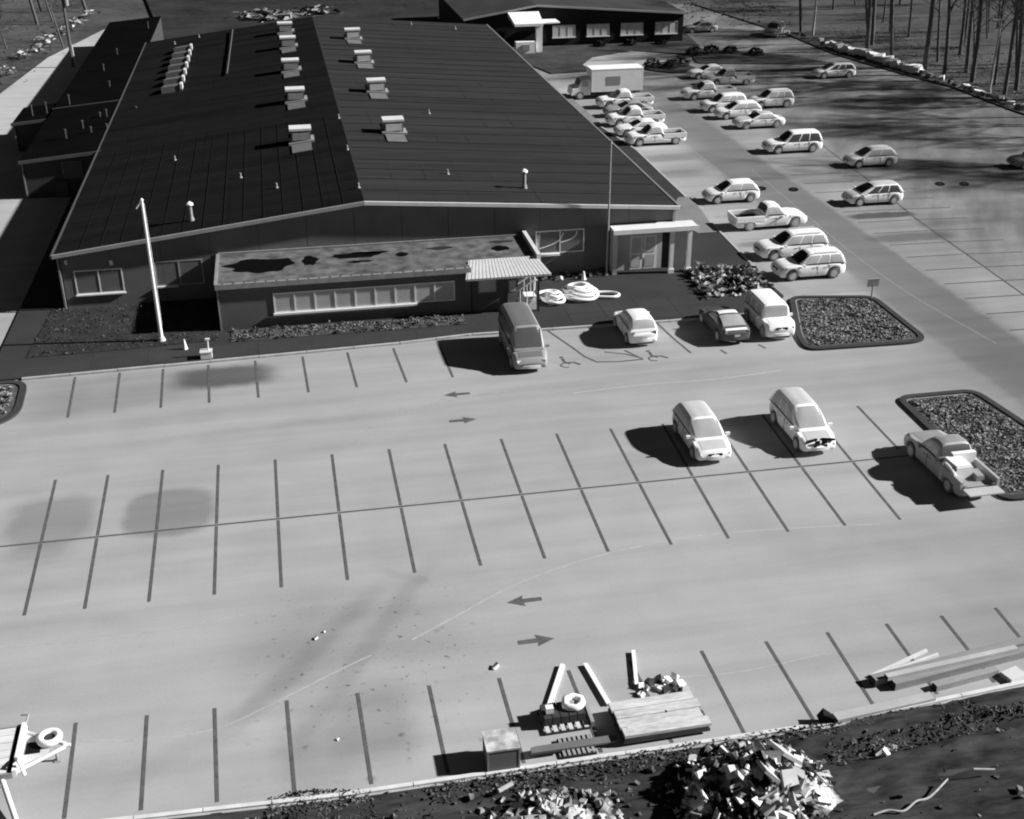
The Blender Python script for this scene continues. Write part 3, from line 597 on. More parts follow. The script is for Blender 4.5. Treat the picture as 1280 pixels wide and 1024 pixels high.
for cx, cy, a, c, sd_ in ((-1.85, 71.4, 1.65, .95, 1), (1.05, 71.6, .38, .62, 2), (3.9, 72.1, 1.25, .42, 3), (5.0, 72.4, .8, .18, 6), (4.0, 70.9, .6, .16, 4), (6.7, 71.7, .32, .3, 5), (12.9, 71.6, .5, .38, 8), (13.2, 72.9, .6, .2, 9), (9.2, 72.4, .7, .22, 10)):
    MB().prism(blob(cx, cy, a * 1.25, c * 1.3, 0, sd_), AZ + .1, AZ + .106).obj('puddle', m_puddle if sd_ < 9 else mat('damp_patch', .03), ar)
wa = window(B, -1.3, 9.5, 1.0, 2.25, AY, 9, fw=.075, sill=False)
MB().b2(-1.36, 7.2, AY - .17, AY - .06, .88, 1.0).obj('sill', m_frame, wa)
MB().b2(AX0 - .1, AX0 - .02, AY - .05, AY + .05, .1, AZ - .1).obj('downpipe', m_mid, B)
# ---- porch with pale ribbed canopy
MB().b2(10.55, 13.4, AY + .02, AY + .9, 0.1, 2.5).obj('porch_wall', mat('porch_wall', .1, .7), B)
pr = MB(); pr.hexa([(10.05, 67.5, 2.46), (15.3, 67.5, 2.46), (14.75, 69.45, 2.96), (10.55, 69.45, 2.96), (10.05, 67.5, 2.58), (15.3, 67.5, 2.58), (14.75, 69.45, 3.08), (10.55, 69.45, 3.08)])
can = pr.obj('porch_canopy', mat('canopy_pale', .5, .6, .15, 2, .1, 9), B)
for i in range(22):
    u = (i + .5) / 22; xa = 10.1 + 5.15 * u; xb = 10.6 + 4.1 * u
    MB().hexa([(xa - .05, 67.48, 2.57), (xa + .05, 67.48, 2.57), (xb + .05, 69.45, 3.07), (xb - .05, 69.45, 3.07), (xa - .05, 67.48, 2.592), (xa + .05, 67.48, 2.592), (xb + .05, 69.45, 3.092), (xb - .05, 69.45, 3.092)]).obj('canopy_rib', mat('canopy_rib', .54, .6), can)
MB().b2(14.5, 14.62, 67.75, 67.87, .1, 2.5).obj('porch_post', m_dark, B)
window(B, 10.9, 12.1, 1.3, 2.2, AY + .02, 1, sill=False, frame=dimframe, glass=mat('grey_glass_dim', .2))
dr = MB().b2(12.75, 13.35, AY - .04, AY + .02, .12, 2.15).obj('door', mat('porch_door', .16, .6), B); MB().b2(12.85, 13.25, AY - .06, AY - .038, 1.3, 2.0).obj('door_glass', m_glass, dr)
st = thing('entrance_steps', 'bright white entry steps with curled handrail under the pale canopy', 'steps', (13.75, 68.6, .11))
for i in range(5): MB().b2(-.75 + i * .2, .75, -.5, .35, i * .17, i * .17 + .165).obj('step', m_white, st)
for yy in (-.55, .38):
    MB().tube(smooth_path([(-1.0, yy, .1), (-1.0, yy, .9), (-.8, yy, 1.05), (.5, yy, 1.85), (.8, yy, 1.8), (.8, yy, .9)], 4), .045, 7).obj('handrail', m_white, st)
    for k in range(4): MB().tube([(-.7 + .42 * k, yy, .1 + .15 * k), (-.7 + .42 * k, yy, 1.1 + .25 * k)], .03, 6).obj('baluster', m_cream, st)
# ---- glass entrance at the right end
MB().b2(21.1, 25.0, YF - .05, YF - .032, .12, 3.3).obj('entrance_back', m_dark, B)
en = MB().b2(20.55, 26.2, 72.5, 73.8, 3.1, 3.28).obj('entrance_canopy', mat('canopy_warm', .72, .5, .1, 1), B)
MB().b2(20.5, 26.25, 72.42, 72.5, 3.04, 3.34).obj('canopy_edge', m_white, en)
for x in (24.55, 25.75): 
    c = MB(); c.b2(x - .13, x + .13, 72.62, 72.88, .11, 3.1); c.b2(x - .19, x + .19, 72.56, 72.94, .11, .4); c.obj('column', m_white, B)
m_door = mat('warm_door_glass', .5, .4, .15, 1, .05, 8)
ed = MB().b2(21.15, 24.2, YF - .16, YF - .056, .12, 3.0).obj('entrance_screen', mat('screen_frame', .5, .5), B)
for x0, x1 in ((22.0, 22.85), (22.95, 23.8)):
    d_ = MB().b2(x0, x1, YF - .2, YF - .163, .15, 2.45).obj('door', m_white, ed)
    MB().b2(x0 + .1, x1 - .1, YF - .215, YF - .202, .3, 1.15).obj('door_pane', m_door, ed); MB().b2(x0 + .1, x1 - .1, YF - .215, YF - .202, 1.28, 2.35).obj('door_pane', m_door, ed)
MB().b2(22.86, 22.94, YF - .24, YF - .2, .9, 1.5).obj('door_handle', m_white, ed)
MB().b2(20.65, 20.95, 73.0, 73.8, .1, 3.1).obj('entrance_wing', mat('screen_frame', .36), B)
# ---- left wings
def shed(x0, x1, y0, y1, z0, z1, name):
    b = MB(); b.hexa([(x0, y0, 0), (x1, y0, 0), (x1, y1, 0), (x0, y1, 0), (x0, y0, z0 - .1), (x1, y0, z1 - .1), (x1, y1, z1 - .1), (x0, y1, z0 - .1)]); wl = b.obj('wing_wall', mat('wing_wall', .06, .8), B)
    b = MB(); b.hexa([(x0 - .2, y0 - .25, z0 - .098), (x1, y0 - .25, z1 - .098), (x1, y1, z1 - .098), (x0 - .2, y1, z0 - .098), (x0 - .2, y0 - .25, z0 + .06), (x1, y0 - .25, z1 + .06), (x1, y1, z1 + .06), (x0 - .2, y1, z0 + .06)])
    r = b.obj('wing_roof', mat('wing_sheet', .005, .9, .3, .3, spec=0), B)
    b = MB(); b.hexa([(x0 - .25, y0 - .36, z0 - .12), (x1, y0 - .36, z1 - .12), (x1, y0 - .26, z1 - .12), (x0 - .25, y0 - .26, z0 - .12), (x0 - .25, y0 - .36, z0 + .13), (x1, y0 - .36, z1 + .13), (x1, y0 - .26, z1 + .13), (x0 - .25, y0 - .26, z0 + .13)])
    b.obj('wing_fascia', mat('wing_fascia', .1, .6), r)
    MB().b2(x0 - .12, x0 - .02, y0 - .12, y0 - .02, .1, z0 - .1).obj('downpipe', mat('gutter_grey', .22), B)
shed(-20.1, XL - .02, 99.2, 118.0, 2.95, 3.5, 'a'); shed(-23.3, -20.15, 114.6, 121.0, 2.5, 2.8, 'b'); shed(-20.14, XL - .02, 118.02, 168.0, 2.94, 3.5, 'c')
window(B, -17.2, -15.7, 1.5, 2.8, 99.17, 1, sill=False, frame=dimframe, glass=mat('grey_glass_cold', .1))
MB().b2(-17.9, -17.0, 99.05, 99.16, 0, 1.3).obj('service_door', mat('service_door', .08), B)
for x, y, h in ((-16.5, 108, .9), (-17.5, 105, .9), (-15.6, 106, .8), (-14.9, 111.5, 1.), (-15.5, 111.8, .7), (-14.4, 106.8, .8), (-19, 118.8, .9), (-20.8, 117, 1.0), (-22, 116.6, .9), (-12.5, 113, .8), (-16, 125, .8), (-17.5, 134, .8), (-14.8, 158.7, 1.2), (-17, 143, .8)):
    b = MB(); z = 3.0 if x > -20.1 else 2.7; b.tube([(x, y, z), (x, y, z + h)], .07, 8); b.tube([(x, y, z + h), (x, y, z + h + .12)], .11, 8); b.obj('vent_pipe', mat('vent_dim', .07), B, 40)
# ---- roof equipment
def roof_z(x): return ZM + (ZL - ZM) * (XM - x) / (XM - XL) if x < XM else ZM + (ZR - ZM) * (x - XM) / (XR - XM)
m_unit_refl = mat('unit_reflection', .15, .7, .2, 2, .1, 8); m_unit = mat('unit_grey', .17, .6, .15, 2)
def unit(x, y, s=1.0):
    z = roof_z(x) + .02; sl = math.atan2((ZM - ZL), (XM - XL)) if x < XM else -math.atan2((ZM - ZR), (XR - XM))
    u = MB().box((x, y, z + .45), (1.45 * s, 1.15, .95)).obj('rooftop_unit', m_unit, B)
    MB().box((x, y, z + 1.0), (1.62 * s, 1.3, .16)).obj('unit_cap', m_trim, u)
    MB().box((x, y - .62, z + .5), (1.2 * s, .06, .5)).obj('unit_louvre', m_cream if x > XM else m_mid, u)
    MB().box((x + .05, y, z + .08), (1.9 * s, 1.6, .16), M=Matrix.Rotation(-sl, 3, 'Y')).obj('unit_kerb', m_mid, u)
    MB().box((x, y - 2.1, z + .055), (1.45 * s, 2.3, .05), M=Matrix.Rotation(-sl, 3, 'Y')).obj('tone_sheet', m_unit_refl, u)  # pale sheet paints the unit's reflection on the roof
    MB().box((x, y + 2.2, z + .055), (1.4 * s, 1.2, .05), M=Matrix.Rotation(-sl, 3, 'Y')).obj('tone_sheet', mat('tone_sheet_dark', .02), u)
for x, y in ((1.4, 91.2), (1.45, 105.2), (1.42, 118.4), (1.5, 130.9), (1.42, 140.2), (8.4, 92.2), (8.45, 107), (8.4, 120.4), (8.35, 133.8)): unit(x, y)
for i in range(7):
    y = 117.2 + 3.4 * i; x = -9.55; z = roof_z(x)
    b = MB(); b.hexa([(x - .95, y, z - .1), (x + .95, y, z + .12), (x + .95, y + 1.9, z + .12), (x - .95, y + 1.9, z - .1), (x - .95, y, z + .5), (x + .95, y, z + .72), (x + .8, y + 1.9, z + .5), (x - .8, y + 1.9, z + .3)])
    v = b.obj('roof_skylight', mat('skylight_grey', .17, .6, .2), B); MB().b2(x + .76, x + .98, y - .06, y + 1.0, z + .3, z + .76).obj('skylight_rim', m_trim, v)
def chimney(x, y, s=1.0):
    z = roof_z(x) - .1; c = MB(); c.tube([(x, y, z), (x, y, z + 1.15 * s)], .14 * s, 12); o = c.obj('chimney', m_mid, B, 40)
    MB().tube([(x, y, z + 1.15 * s), (x, y, z + 1.3 * s)], .1 * s, 12).obj('chimney_collar', m_black, o, 40)
    MB().tube([(x, y, z + 1.3 * s), (x, y, z + 1.42 * s), (x, y, z + 1.56 * s)], [.26 * s, .26 * s, .08 * s], 12).obj('chimney_cap', m_white, o, 40)
    MB().tube([(x, y, z + .02), (x, y, z + .34)], [.26 * s, .17 * s], 12).obj('chimney_flashing', m_mid, o, 40)
chimney(-6.0, 76.0, .85); chimney(15.6, 77.4, .9)
for x, y in ((-.6, 80), (4.55, 96.4), (4.55, 86.6), (4.6, 76.8), (10.9, 80.5), (-7.9, 91.9), (-8.2, 146), (-10.8, 144), (15.9, 145.5), (20.8, 143.7), (-3, 84), (12, 99)):
    b = MB(); z = roof_z(x); b.tube([(x, y, z - .05), (x, y, z + .34)], .06, 8); b.tube([(x, y, z - .02), (x, y, z + .1)], [.16, .09], 8); b.obj('vent_pipe', mat('vent_grey', .3), B, 40)
MB().tube([(-4.6, 121, roof_z(-4.6) + .2), (-4.5, 134, roof_z(-4.5) + .2), (-4.4, 146, roof_z(-4.4) + .25)], .08, 8).obj('roof_pipe', mat('pipe_dim', .09), B)

# ------------------------------------------------------------------ back building
K = thing('back_building', 'dark gabled building behind the lot with four grey windows', 'building', (0, 0, 0))
b = MB(); gable_prism(b, 24.0, 52.5, 156.2, 182, 3.6, 3.5, 5.0, 33.0); b.obj('wall', mat('back_wall', .022, .7, .2, .4), K)
b = MB(); slab_roof(b, 23.6, 3.75, 33.0, 5.2, 155.8, 182.4, .14); slab_roof(b, 33.0, 5.2, 52.9, 3.68, 155.8, 182.4, .14); br = b.obj('roof', mat('back_roof', .05, .75, .25, .3), K)
for xa, za, xb, zb in ((23.6, 3.75, 33.0, 5.2), (33.0, 5.2, 52.9, 3.68)):
    MB().hexa([(xa, 155.65, za - .14), (xb, 155.65, zb - .14), (xb, 155.79, zb - .14), (xa, 155.79, za - .14), (xa, 155.65, za + .08), (xb, 155.65, zb + .08), (xb, 155.79, zb + .08), (xa, 155.79, za + .08)]).obj('rake_trim', mat('back_trim', .32), br)
for x in (35.1, 39.6, 44.1, 48.7): window(K, x, x + 3.0, 1.15, 2.65, 156.15, 3, frame=mat('window_frame_half', .4), fw=.06, sill=True, glass=mat('back_glass', .6, .4))
cp = MB(); cp.hexa([(29.4, 152.0, 3.3), (33.0, 152.0, 3.3), (33.2, 155.7, 3.9), (29.2, 155.7, 3.9), (29.4, 152.0, 3.6), (33.0, 152.0, 3.6), (33.2, 155.7, 4.5), (29.2, 155.7, 4.5)]); cp.obj('entrance_canopy', m_white, K)
MB().b2(33.05, 35.4, 153.2, 155.9, 3.35, 3.5).obj('canopy_wing', m_white, K)
MB().b2(32.2, 32.95, 152.2, 152.9, .12, 3.3).obj('column', m_white, K); MB().b2(29.5, 31.9, 151.6, 152.6, .12, 1.5).obj('entrance_block', m_white, K); MB().b2(30.3, 31.2, 151.5, 151.6, .5, 1.2).obj('block_opening', m_mid, K)

# ------------------------------------------------------------------ vehicles
m_tire = mat('tyre_grey', .16, .8, .1, 3); m_tirew = mat('tyre_warm', .3, .8, .1, 3)
m_rim = mat('rim_warm', .5, .5, .1, 4); m_well = mat('wheel_well', .02, .8)
m_gblk = mat('cold_sky_windscreen', .008, .25, .05, 2, spec=.2)  # dark reflection of the cold sky put into the glass colour
m_gmid = mat('grey_windscreen', .36, .3, .12, 1.5, .03, spec=.3)
m_gside = mat('grey_side_glass', .45, .3, .15, 1.5, .03, spec=.3)
m_gdk = mat('dark_side_glass', .07, .3, .15, 1.5, spec=.3)
m_lamp = mat('lamp_pale', .7, .3); m_grill = mat('grille_black', .012, .6)
BODY = {k: mat('car_' + k, v, .45, .10, 1.6, .03, 12, spec=.3) for k, v in dict(white=.9, pale=.82, grey=.36, mid=.42, dim=.24, dark=.09, van=.3).items()}
PANEL = {k: mat('panel_' + k, v, .5, .12, 1.6, .03, 12, spec=.3) for k, v in dict(white=.84, pale=.52, grey=.3, mid=.28, dim=.17, dark=.06, van=.15).items()}
def smooth_tab(tab, wd):
    return [(i / 80, sum(interp(tab, min(1, max(0, i / 80 + wd * (k - 3) / 3))) for k in range(7)) / 7) for i in range(81)]
def interp(tab, x):
    for (x0, v0), (x1, v1) in zip(tab[:-1], tab[1:]):
        if x <= x1: return v0 + (v1 - v0) * (x - x0) / max(1e-6, x1 - x0)
    return tab[-1][1]
# profiles: x from the rear (0) to the nose (1) as fractions of the length
SP = {
 'sedan':  dict(L=4.6, W=1.8, H=1.45, top=[(0, .82), (.03, .93), (.2, .97), (.66, .96), (.9, .84), (.97, .72), (1, .6)], cab=(.12, .26, .52, .70), belt=.95, split=(.5,)),
 'coupe':  dict(L=4.5, W=1.8, H=1.36, top=[(0, .8), (.03, .95), (.12, .97), (.66, .92), (.9, .8), (.97, .7), (1, .58)], cab=(.05, .33, .50, .70), belt=.92, split=()),
 'mpv':    dict(L=4.25, W=1.8, H=1.62, top=[(0, .8), (.03, .98), (.3, 1.02), (.72, 1.0), (.9, .86), (.97, .74), (1, .58)], cab=(.015, .10, .55, .80), belt=.98, split=(.36, .66)),
 'suv':    dict(L=4.6, W=1.88, H=1.75, top=[(0, .85), (.02, 1.02), (.3, 1.06), (.72, 1.06), (.93, .95), (.985, .8), (1, .62)], cab=(.012, .07, .56, .73), belt=1.03, split=(.34, .64)),
 'hatch':  dict(L=3.95, W=1.76, H=1.62, top=[(0, .8), (.03, .98), (.3, 1.0), (.72, .98), (.92, .85), (.98, .72), (1, .58)], cab=(.02, .12, .55, .76), belt=.97, split=(.5,)),
 'boxy':   dict(L=4.0, W=1.86, H=1.86, top=[(0, .9), (.02, 1.08), (.3, 1.1), (.74, 1.1), (.96, 1.04), (.99, .9), (1, .7)], cab=(.012, .035, .69, .76), belt=1.08, split=(.34, .66)),
 'van':    dict(L=5.3, W=1.98, H=2.15, top=[(0, .95), (.015, 1.15), (.3, 1.18), (.8, 1.16), (.95, .98), (.985, .85), (1, .6)], cab=(.01, .03, .72, .87), belt=1.15, split=(.33, .66)),
 'pickup': dict(L=5.5, W=1.92, H=1.78, top=[(0, .7), (.4, .72), (.42, 1.06), (.74, 1.06), (.94, .98), (.985, .84), (1, .62)], cab=(.40, .43, .60, .72), belt=1.05, split=(.5,), bed=.4),
}
def vehicle(name, label, kind, cx, cy, head, body='white', shield=None, side=None, rear=None, cat='car', group=None, L=None, H=None, tail='closed', wheelm=None, grille=True, cabm=None, cap=None, pan=None):
    """head: heading in degrees of the vehicle's nose; local x runs to the nose"""
    sp = SP[kind]; L = L or sp['L']; W = sp['W']; H = H or sp['H']; bm_ = BODY[body]
    t = thing(name, label, cat, (cx, cy, 0.004), R(head), group)
    shield = shield or m_gmid; side = side or m_gside; rear = rear or shield
    wr = .33 if kind not in ('suv', 'pickup', 'boxy', 'van') else .37
    xw = (-L / 2 + L * .19, L / 2 - L * .185); ra = wr + .07
    tops = smooth_tab(sp['top'], .035)
    xs = sorted(set([round(-L / 2 + L * (.5 - .5 * math.cos(math.pi * i / 40)), 3) for i in range(41)] + [round(a + ra * math.cos(R(q)), 3) for a in xw for q in range(0, 181, 15)]))
    rings = []
    for x in xs:
        f = (x + L / 2) / L; zt = interp(tops, f); zb = .24
        e = max(0, (abs(f - .5) - .34) / .16); hw = W / 2 * (1 - .10 * e ** 2 - .12 * e ** 8); endk = max(0, (abs(f - .5) - .455) / .045)
        zb += .16 * endk ** 2; zt -= .10 * endk ** 3
        for a in xw:
            if abs(x - a) < ra: zb = max(zb, wr + math.sqrt(max(0, ra * ra - (x - a) ** 2)))
        zb = min(zb, zt - .1); h_ = zt - zb
        half = [(hw * .80, zb), (hw * .93, zb + h_ * .03), (hw * .975, zb + h_ * .16), (hw, zb + h_ * .42), (hw * .995, zb + h_ * .62), (hw * .975, zt - h_ * .2), (hw * .95, zt - h_ * .1), (hw * .90, zt - .025), (hw * .78, zt - .002), (hw * .4, zt + .018)]
        rings.append([(x, y, z) for y, z in half] + [(x, -y, z) for y, z in half[::-1]])
    b = MB(); b.loft(rings); body_o = b.obj('body', bm_, t, 42)
    # cabin: a rounded shell; windows, roof skin and pillars are laid on the same surface
    r0, r1, f1, f0 = [(-L / 2 + L * q) for q in sp['cab']]; zb = sp['belt'] - .03; wb = W / 2 * .945; th = .17 if kind not in ('van', 'boxy') else .09
    pe = .34 if kind in ('van', 'boxy') else .42
    prof = smooth_path([(r0, zb + .01, 0), (r0 + (r1 - r0) * .55, zb + (H - zb) * .62, 0), (r1 + .02, H - .07, 0), (r1 + .3, H - .01, 0), ((r1 + f1) / 2, H, 0), (f1 - .3, H - .02, 0), (f1 + .02, H - .09, 0), (f1 + (f0 - f1) * .5, zb + (H - zb) * .5, 0), (f0, zb + .01, 0)], 5)
    prof = sorted((p[0], p[1]) for p in prof)
    def surf(x, ph):
        h_ = interp(prof, x) - zb; c, sn = math.cos(ph), max(0, math.sin(ph)); u = sn ** pe
        e = max(0, (x - f1) / max(.01, f0 - f1)); nar = 1 - .10 * max(0, e) ** 2
        return Vector((x, wb * nar * math.copysign(abs(c) ** pe, c) * (1 - th * u * min(1, h_ / (H - zb))), zb + h_ * u))
    def off(x, ph, d):
        p = surf(x, ph); n = (surf(x, min(math.pi - .001, ph + .01)) - surf(x, max(.001, ph - .01))).cross(surf(x + .01, ph) - surf(x - .01, ph))
        if n.length < 1e-9: return p
        n.normalize()
        if n.dot(p - Vector(((r0 + f0) / 2, 0, zb))) < 0: n = -n
        return p + n * d
    phs = [0] + [math.asin((i / 8) ** (1 / pe)) for i in range(1, 8)] + [math.acos((1 - i / 7) ** (1 / pe)) for i in range(1, 8)]
    phs = sorted(set(round(q, 4) for q in phs)); phs = phs + [math.pi - q for q in phs[-2::-1]]
    cxs = sorted(set(round(p[0], 3) for p in prof))
    b = MB(); b.loft([[surf(x, q) for q in phs] + [Vector((x, 0, zb - .08))] for x in cxs]); cab = b.obj('cabin', cabm or bm_, t, 50)
    def patch(name, fx_, m, nu, nv, d=.012, parent=None):
        """fx_(u, v) gives (x, angle); a thin skin lying on the shell"""
        q = MB(); n = (nu + 1) * (nv + 1)
        for dd in (d, .002):
            for i in range(nu + 1):
                for j in range(nv + 1): q.v.append(tuple(off(*fx_(i / nu, j / nv), dd)))
        for i in range(nu):
            for j in range(nv): k0 = i * (nv + 1) + j; q.f.append((k0, k0 + nv + 1, k0 + nv + 2, k0 + 1))
        rim = [i * (nv + 1) for i in range(nu + 1)] + [nu * (nv + 1) + j for j in range(1, nv + 1)] + [i * (nv + 1) + nv for i in range(nu - 1, -1, -1)] + [j for j in range(nv - 1, 0, -1)]
        for i in range(len(rim)): a_, c_ = rim[i], rim[(i + 1) % len(rim)]; q.f.append((a_, c_, c_ + n, a_ + n))
        return q.obj(name, m, parent or cab, 50)
    phy = lambda v: math.acos(math.copysign(abs(v) ** (1 / pe), v))
    phz = lambda u: math.asin(u ** (1 / pe))
    lerp = lambda a_, c_, q: a_ + (c_ - a_) * q
    patch('windscreen', lambda u, v: (lerp(f0 - (f0 - f1) * .10, f1 + .03, u), phy(lerp(-.86, .86, v))), shield, 6, 6)
    patch('rear_window', lambda u, v: (lerp(r0 + (r1 - r0) * .22, r1 - .0, u), phy(lerp(-.84, .84, v))), rear, 5, 6)
    pm = PANEL[pan or body] if cabm is None else PANEL['white']
    patch('roof_skin', lambda u, v: (lerp(r1 + .15, f1 - .14, u), phy(lerp(-.78, .78, v))), pm, 6, 6, .01)
    def skin(name, xsn, hwf, zf, m):
        q = MB(); K_ = len(xsn)
        for x in xsn:
            h_ = hwf(x); q.v += [(x, -h_, zf(x) - .012), (x, -h_ * .5, zf(x)), (x, h_ * .5, zf(x)), (x, h_, zf(x) - .012)]
        for i in range(K_ - 1):
            for j in range(3): q.f.append((i * 4 + j, (i + 1) * 4 + j, (i + 1) * 4 + j + 1, i * 4 + j + 1))
        q.obj(name, m, t, 40)
    if L / 2 - f0 > .35: skin('hood_panel', [f0 + .06 + (L / 2 - .2 - f0 - .06) * i / 6 for i in range(7)], lambda x: W * .34, lambda x: interp(tops, (x + L / 2) / L) + .026, PANEL[pan or body])
    if kind in ('sedan', 'coupe'): skin('boot_lid', [-L / 2 + .12 + (r0 - .02 + L / 2 - .12 + .1) * i / 4 for i in range(5)], lambda x: W * .36, lambda x: interp(tops, (x + L / 2) / L) + .026, BODY['white'] if kind == 'coupe' else PANEL[body])
    for s in (-1, 1):
        patch('window_trim', lambda u, v, s=s: (lerp(r0 + (r1 - r0) * .4, f0 - (f0 - f1) * .3, u), phz(lerp(.05, .14, v)) if s > 0 else math.pi - phz(lerp(.05, .14, v))), m_well, 6, 1)
        cuts = [0] + list(sp['split']) + [1]
        for u0, u1 in zip(cuts[:-1], cuts[1:]):
            g0 = .02 if u0 > 0 else 0; g1 = .02 if u1 < 1 else 0
            def fw_(u, v, u0=u0 + g0, u1=u1 - g1, s=s):
                z = lerp(.16, .80, v); q = lerp(u0, u1, u)
                xa = lerp(r0 + (r1 - r0) * .45 + .10, r1 + .10, v); xb = lerp(f0 - (f0 - f1) * .42, f1 - .04, v)
                return (lerp(xa, xb, q), phz(z) if s > 0 else math.pi - phz(z))
            patch('side_window', fw_, side, 4, 3)
            if u1 < 1 or kind == 'coupe':
                xd = lerp(r0 + (r1 - r0) * .45 + .1, f0 - (f0 - f1) * .42, min(u1, .95)); MB().box((xd, s * (W / 2 * .995), .66), (.02, .02, .62)).obj('door_seam', m_dark, t)
            MB().box((lerp(r0 + .5, f0 - .4, (u0 + u1) / 2 - .1), s * (W / 2 * .998), .84), (.18, .03, .03)).obj('door_handle', m_mid, t)
        MB().box((f0 - .32, s * (W / 2 + .09), zb + .05), (.12, .2, .14)).obj('mirror', bm_, t)
    # wheels
    for a in xw:
        for s in (-1, 1):
            y0 = s * (W / 2 - .23); y1 = s * (W / 2 + .005)
            k = MB(); k.tube([(0, y0 - s * .0, 0), (0, y0 + s * .03, 0), (0, y1 - s * .04, 0), (0, y1, 0)], [wr * .9, wr, wr, wr * .93], 20); wo = k.obj('wheel', wheelm or m_tire, t, 35, loc=(a, 0, wr))
            k = MB(); k.tube([(0, y1 - s * .01, 0), (0, y1 + s * .012, 0), (0, y1 + s * .016, 0)], [wr * .66, wr * .64, wr * .2], 16); k.obj('rim', m_rim, wo, 35)
    MB().b2(xw[0] - .2, xw[1] + .2, -W * .36, W * .36, .2, .34).obj('underbody', m_well, t)
    # front and rear dress
    nz_ = interp(sp['top'], .985) * .86
    for s in (-1, 1):
        MB().box((L / 2 - .14, s * W * .335, nz_ + .0), (.14, .32, .12), rz=s * -.35).obj('headlight', m_lamp, t)
        MB().box((-L / 2 + .08, s * W * .36, .82 if kind != 'pickup' else .7), (.1, .16, .3 if kind not in ('coupe', 'sedan') else .14), rz=s * .2).obj('taillight', BODY['dim'] if body != 'dim' else m_dark, t)
    if grille: [MB().box((L / 2 - .03, q * W * .105, nz_ - .02), (.06, W * .17, .13), rz=-q * .1).obj('grille', m_grill, t) for q in (-1, 1)]
    k = MB(); k.prism([(L / 2 - .3, -W * .46), (L / 2 - .06, -W * .38), (L / 2 + .03, -W * .2), (L / 2 + .05, 0), (L / 2 + .03, W * .2), (L / 2 - .06, W * .38), (L / 2 - .3, W * .46)], .34, .50); k.obj('bumper', bm_ if grille else m_lamp, t, 40)
    k = MB(); k.prism([(-L / 2 + .3, -W * .46), (-L / 2 + .06, -W * .39), (-L / 2 - .03, -W * .2), (-L / 2 - .05, 0), (-L / 2 - .03, W * .2), (-L / 2 + .06, W * .39), (-L / 2 + .3, W * .46)], .36, .54); k.obj('bumper', bm_, t, 40)
    MB().box((-L / 2 - .03, 0, .62 if kind != 'pickup' else .47), (.015, .34, .13)).obj('number_plate', m_cream, t)
    if 'bed' in sp:
        e = -L / 2 + L * sp['bed']; zf, zr_ = .74, 1.06
        for s in (-1, 1): MB().b2(-L / 2 + .04, e - .02, min(s * W * .5, s * W * .43), max(s * W * .5, s * W * .43), zf - .06, zr_).obj('bed_side', bm_, t)
        MB().b2(e - .09, e - .025, -W * .42, W * .42, zf, zr_ + .02).obj('bed_headboard', bm_, t)
        MB().b2(-L / 2 + .08, e - .1, -W * .42, W * .42, zf - .02, zf + .012).obj('bed_floor', m_mid if tail == 'open' else m_dark, t)
        if tail == 'open': MB().b2(-L / 2 - .62, -L / 2 + .0, -W * .44, W * .44, zf - .07, zf - .01).obj('tailgate', mat('tailgate_pale', .45), t)
        else: MB().b2(-L / 2 - .01, -L / 2 + .06, -W * .46, W * .46, zf - .08, zr_ - .01).obj('tailgate', bm_, t)
    if kind in ('suv', 'mpv') and cap:
        for s in (-1, 1): MB().tube([(r1 + .25, s * W * .33, H + .01), (f1 - .3, s * W * .33, H + .01)], .025, 6).obj('roof_rail', m_cream, t)
    return t
# near row
vehicle('van', 'tall dim grey passenger van nosing out beside the pale canopy', 'van', 12.35, 61.75, -90, 'van', mat('van_windscreen', .09, .3, .1, 1), m_gdk, cat='van', wheelm=m_tire, grille=False, H=2.25)
vehicle('parked_car', 'small white hatchback with its tail to the lot, right of the van', 'hatch', 19.4, 63.35, 90, 'white', m_gmid, m_gside, rear=mat('warm_rear_glass', .4), grille=True)
vehicle('parked_car', 'low dark coupe with pale roof between hatchback and boxy white truck', 'coupe', 24.7, 62.85, 90, 'dark', m_gmid, m_gside, rear=m_gmid, H=1.42, cabm=BODY['dark'])
vehicle('parked_suv', 'boxy upright bright white off-roader beside the planted island', 'boxy', 27.45, 62.7, -90, 'white', m_gmid, m_gmid, wheelm=m_tirew, cat='suv')
vehicle('parked_car', 'pale rounded compact car in the middle row, left of the minivan', 'mpv', 18.75, 49.5, -90, 'pale', m_gmid, m_gside)
mv = vehicle('minivan', 'white minivan with black split grille in the middle row', 'mpv', 23.95, 49.55, -90, 'white', m_gmid, m_gside, cat='minivan', L=4.6, H=1.78, pan='pale')
pk = vehicle('pickup_truck', 'pale crew pickup with dropped tailgate beside the planted island', 'pickup', 29.1, 44.65, 91, 'mid', mat('pickup_screen', .13, .3), m_gside, cat='pickup', L=5.4, tail='open')
for q in (-1, 1): MB().box((2.14, q * .42, .80), (.10, .62, .09), rz=-q * .28).obj('grille_wing', m_grill, mv); MB().box((2.27, q * .17, .74), (.06, .26, .16), rz=-q * .1).obj('grille_kidney', m_grill, mv)
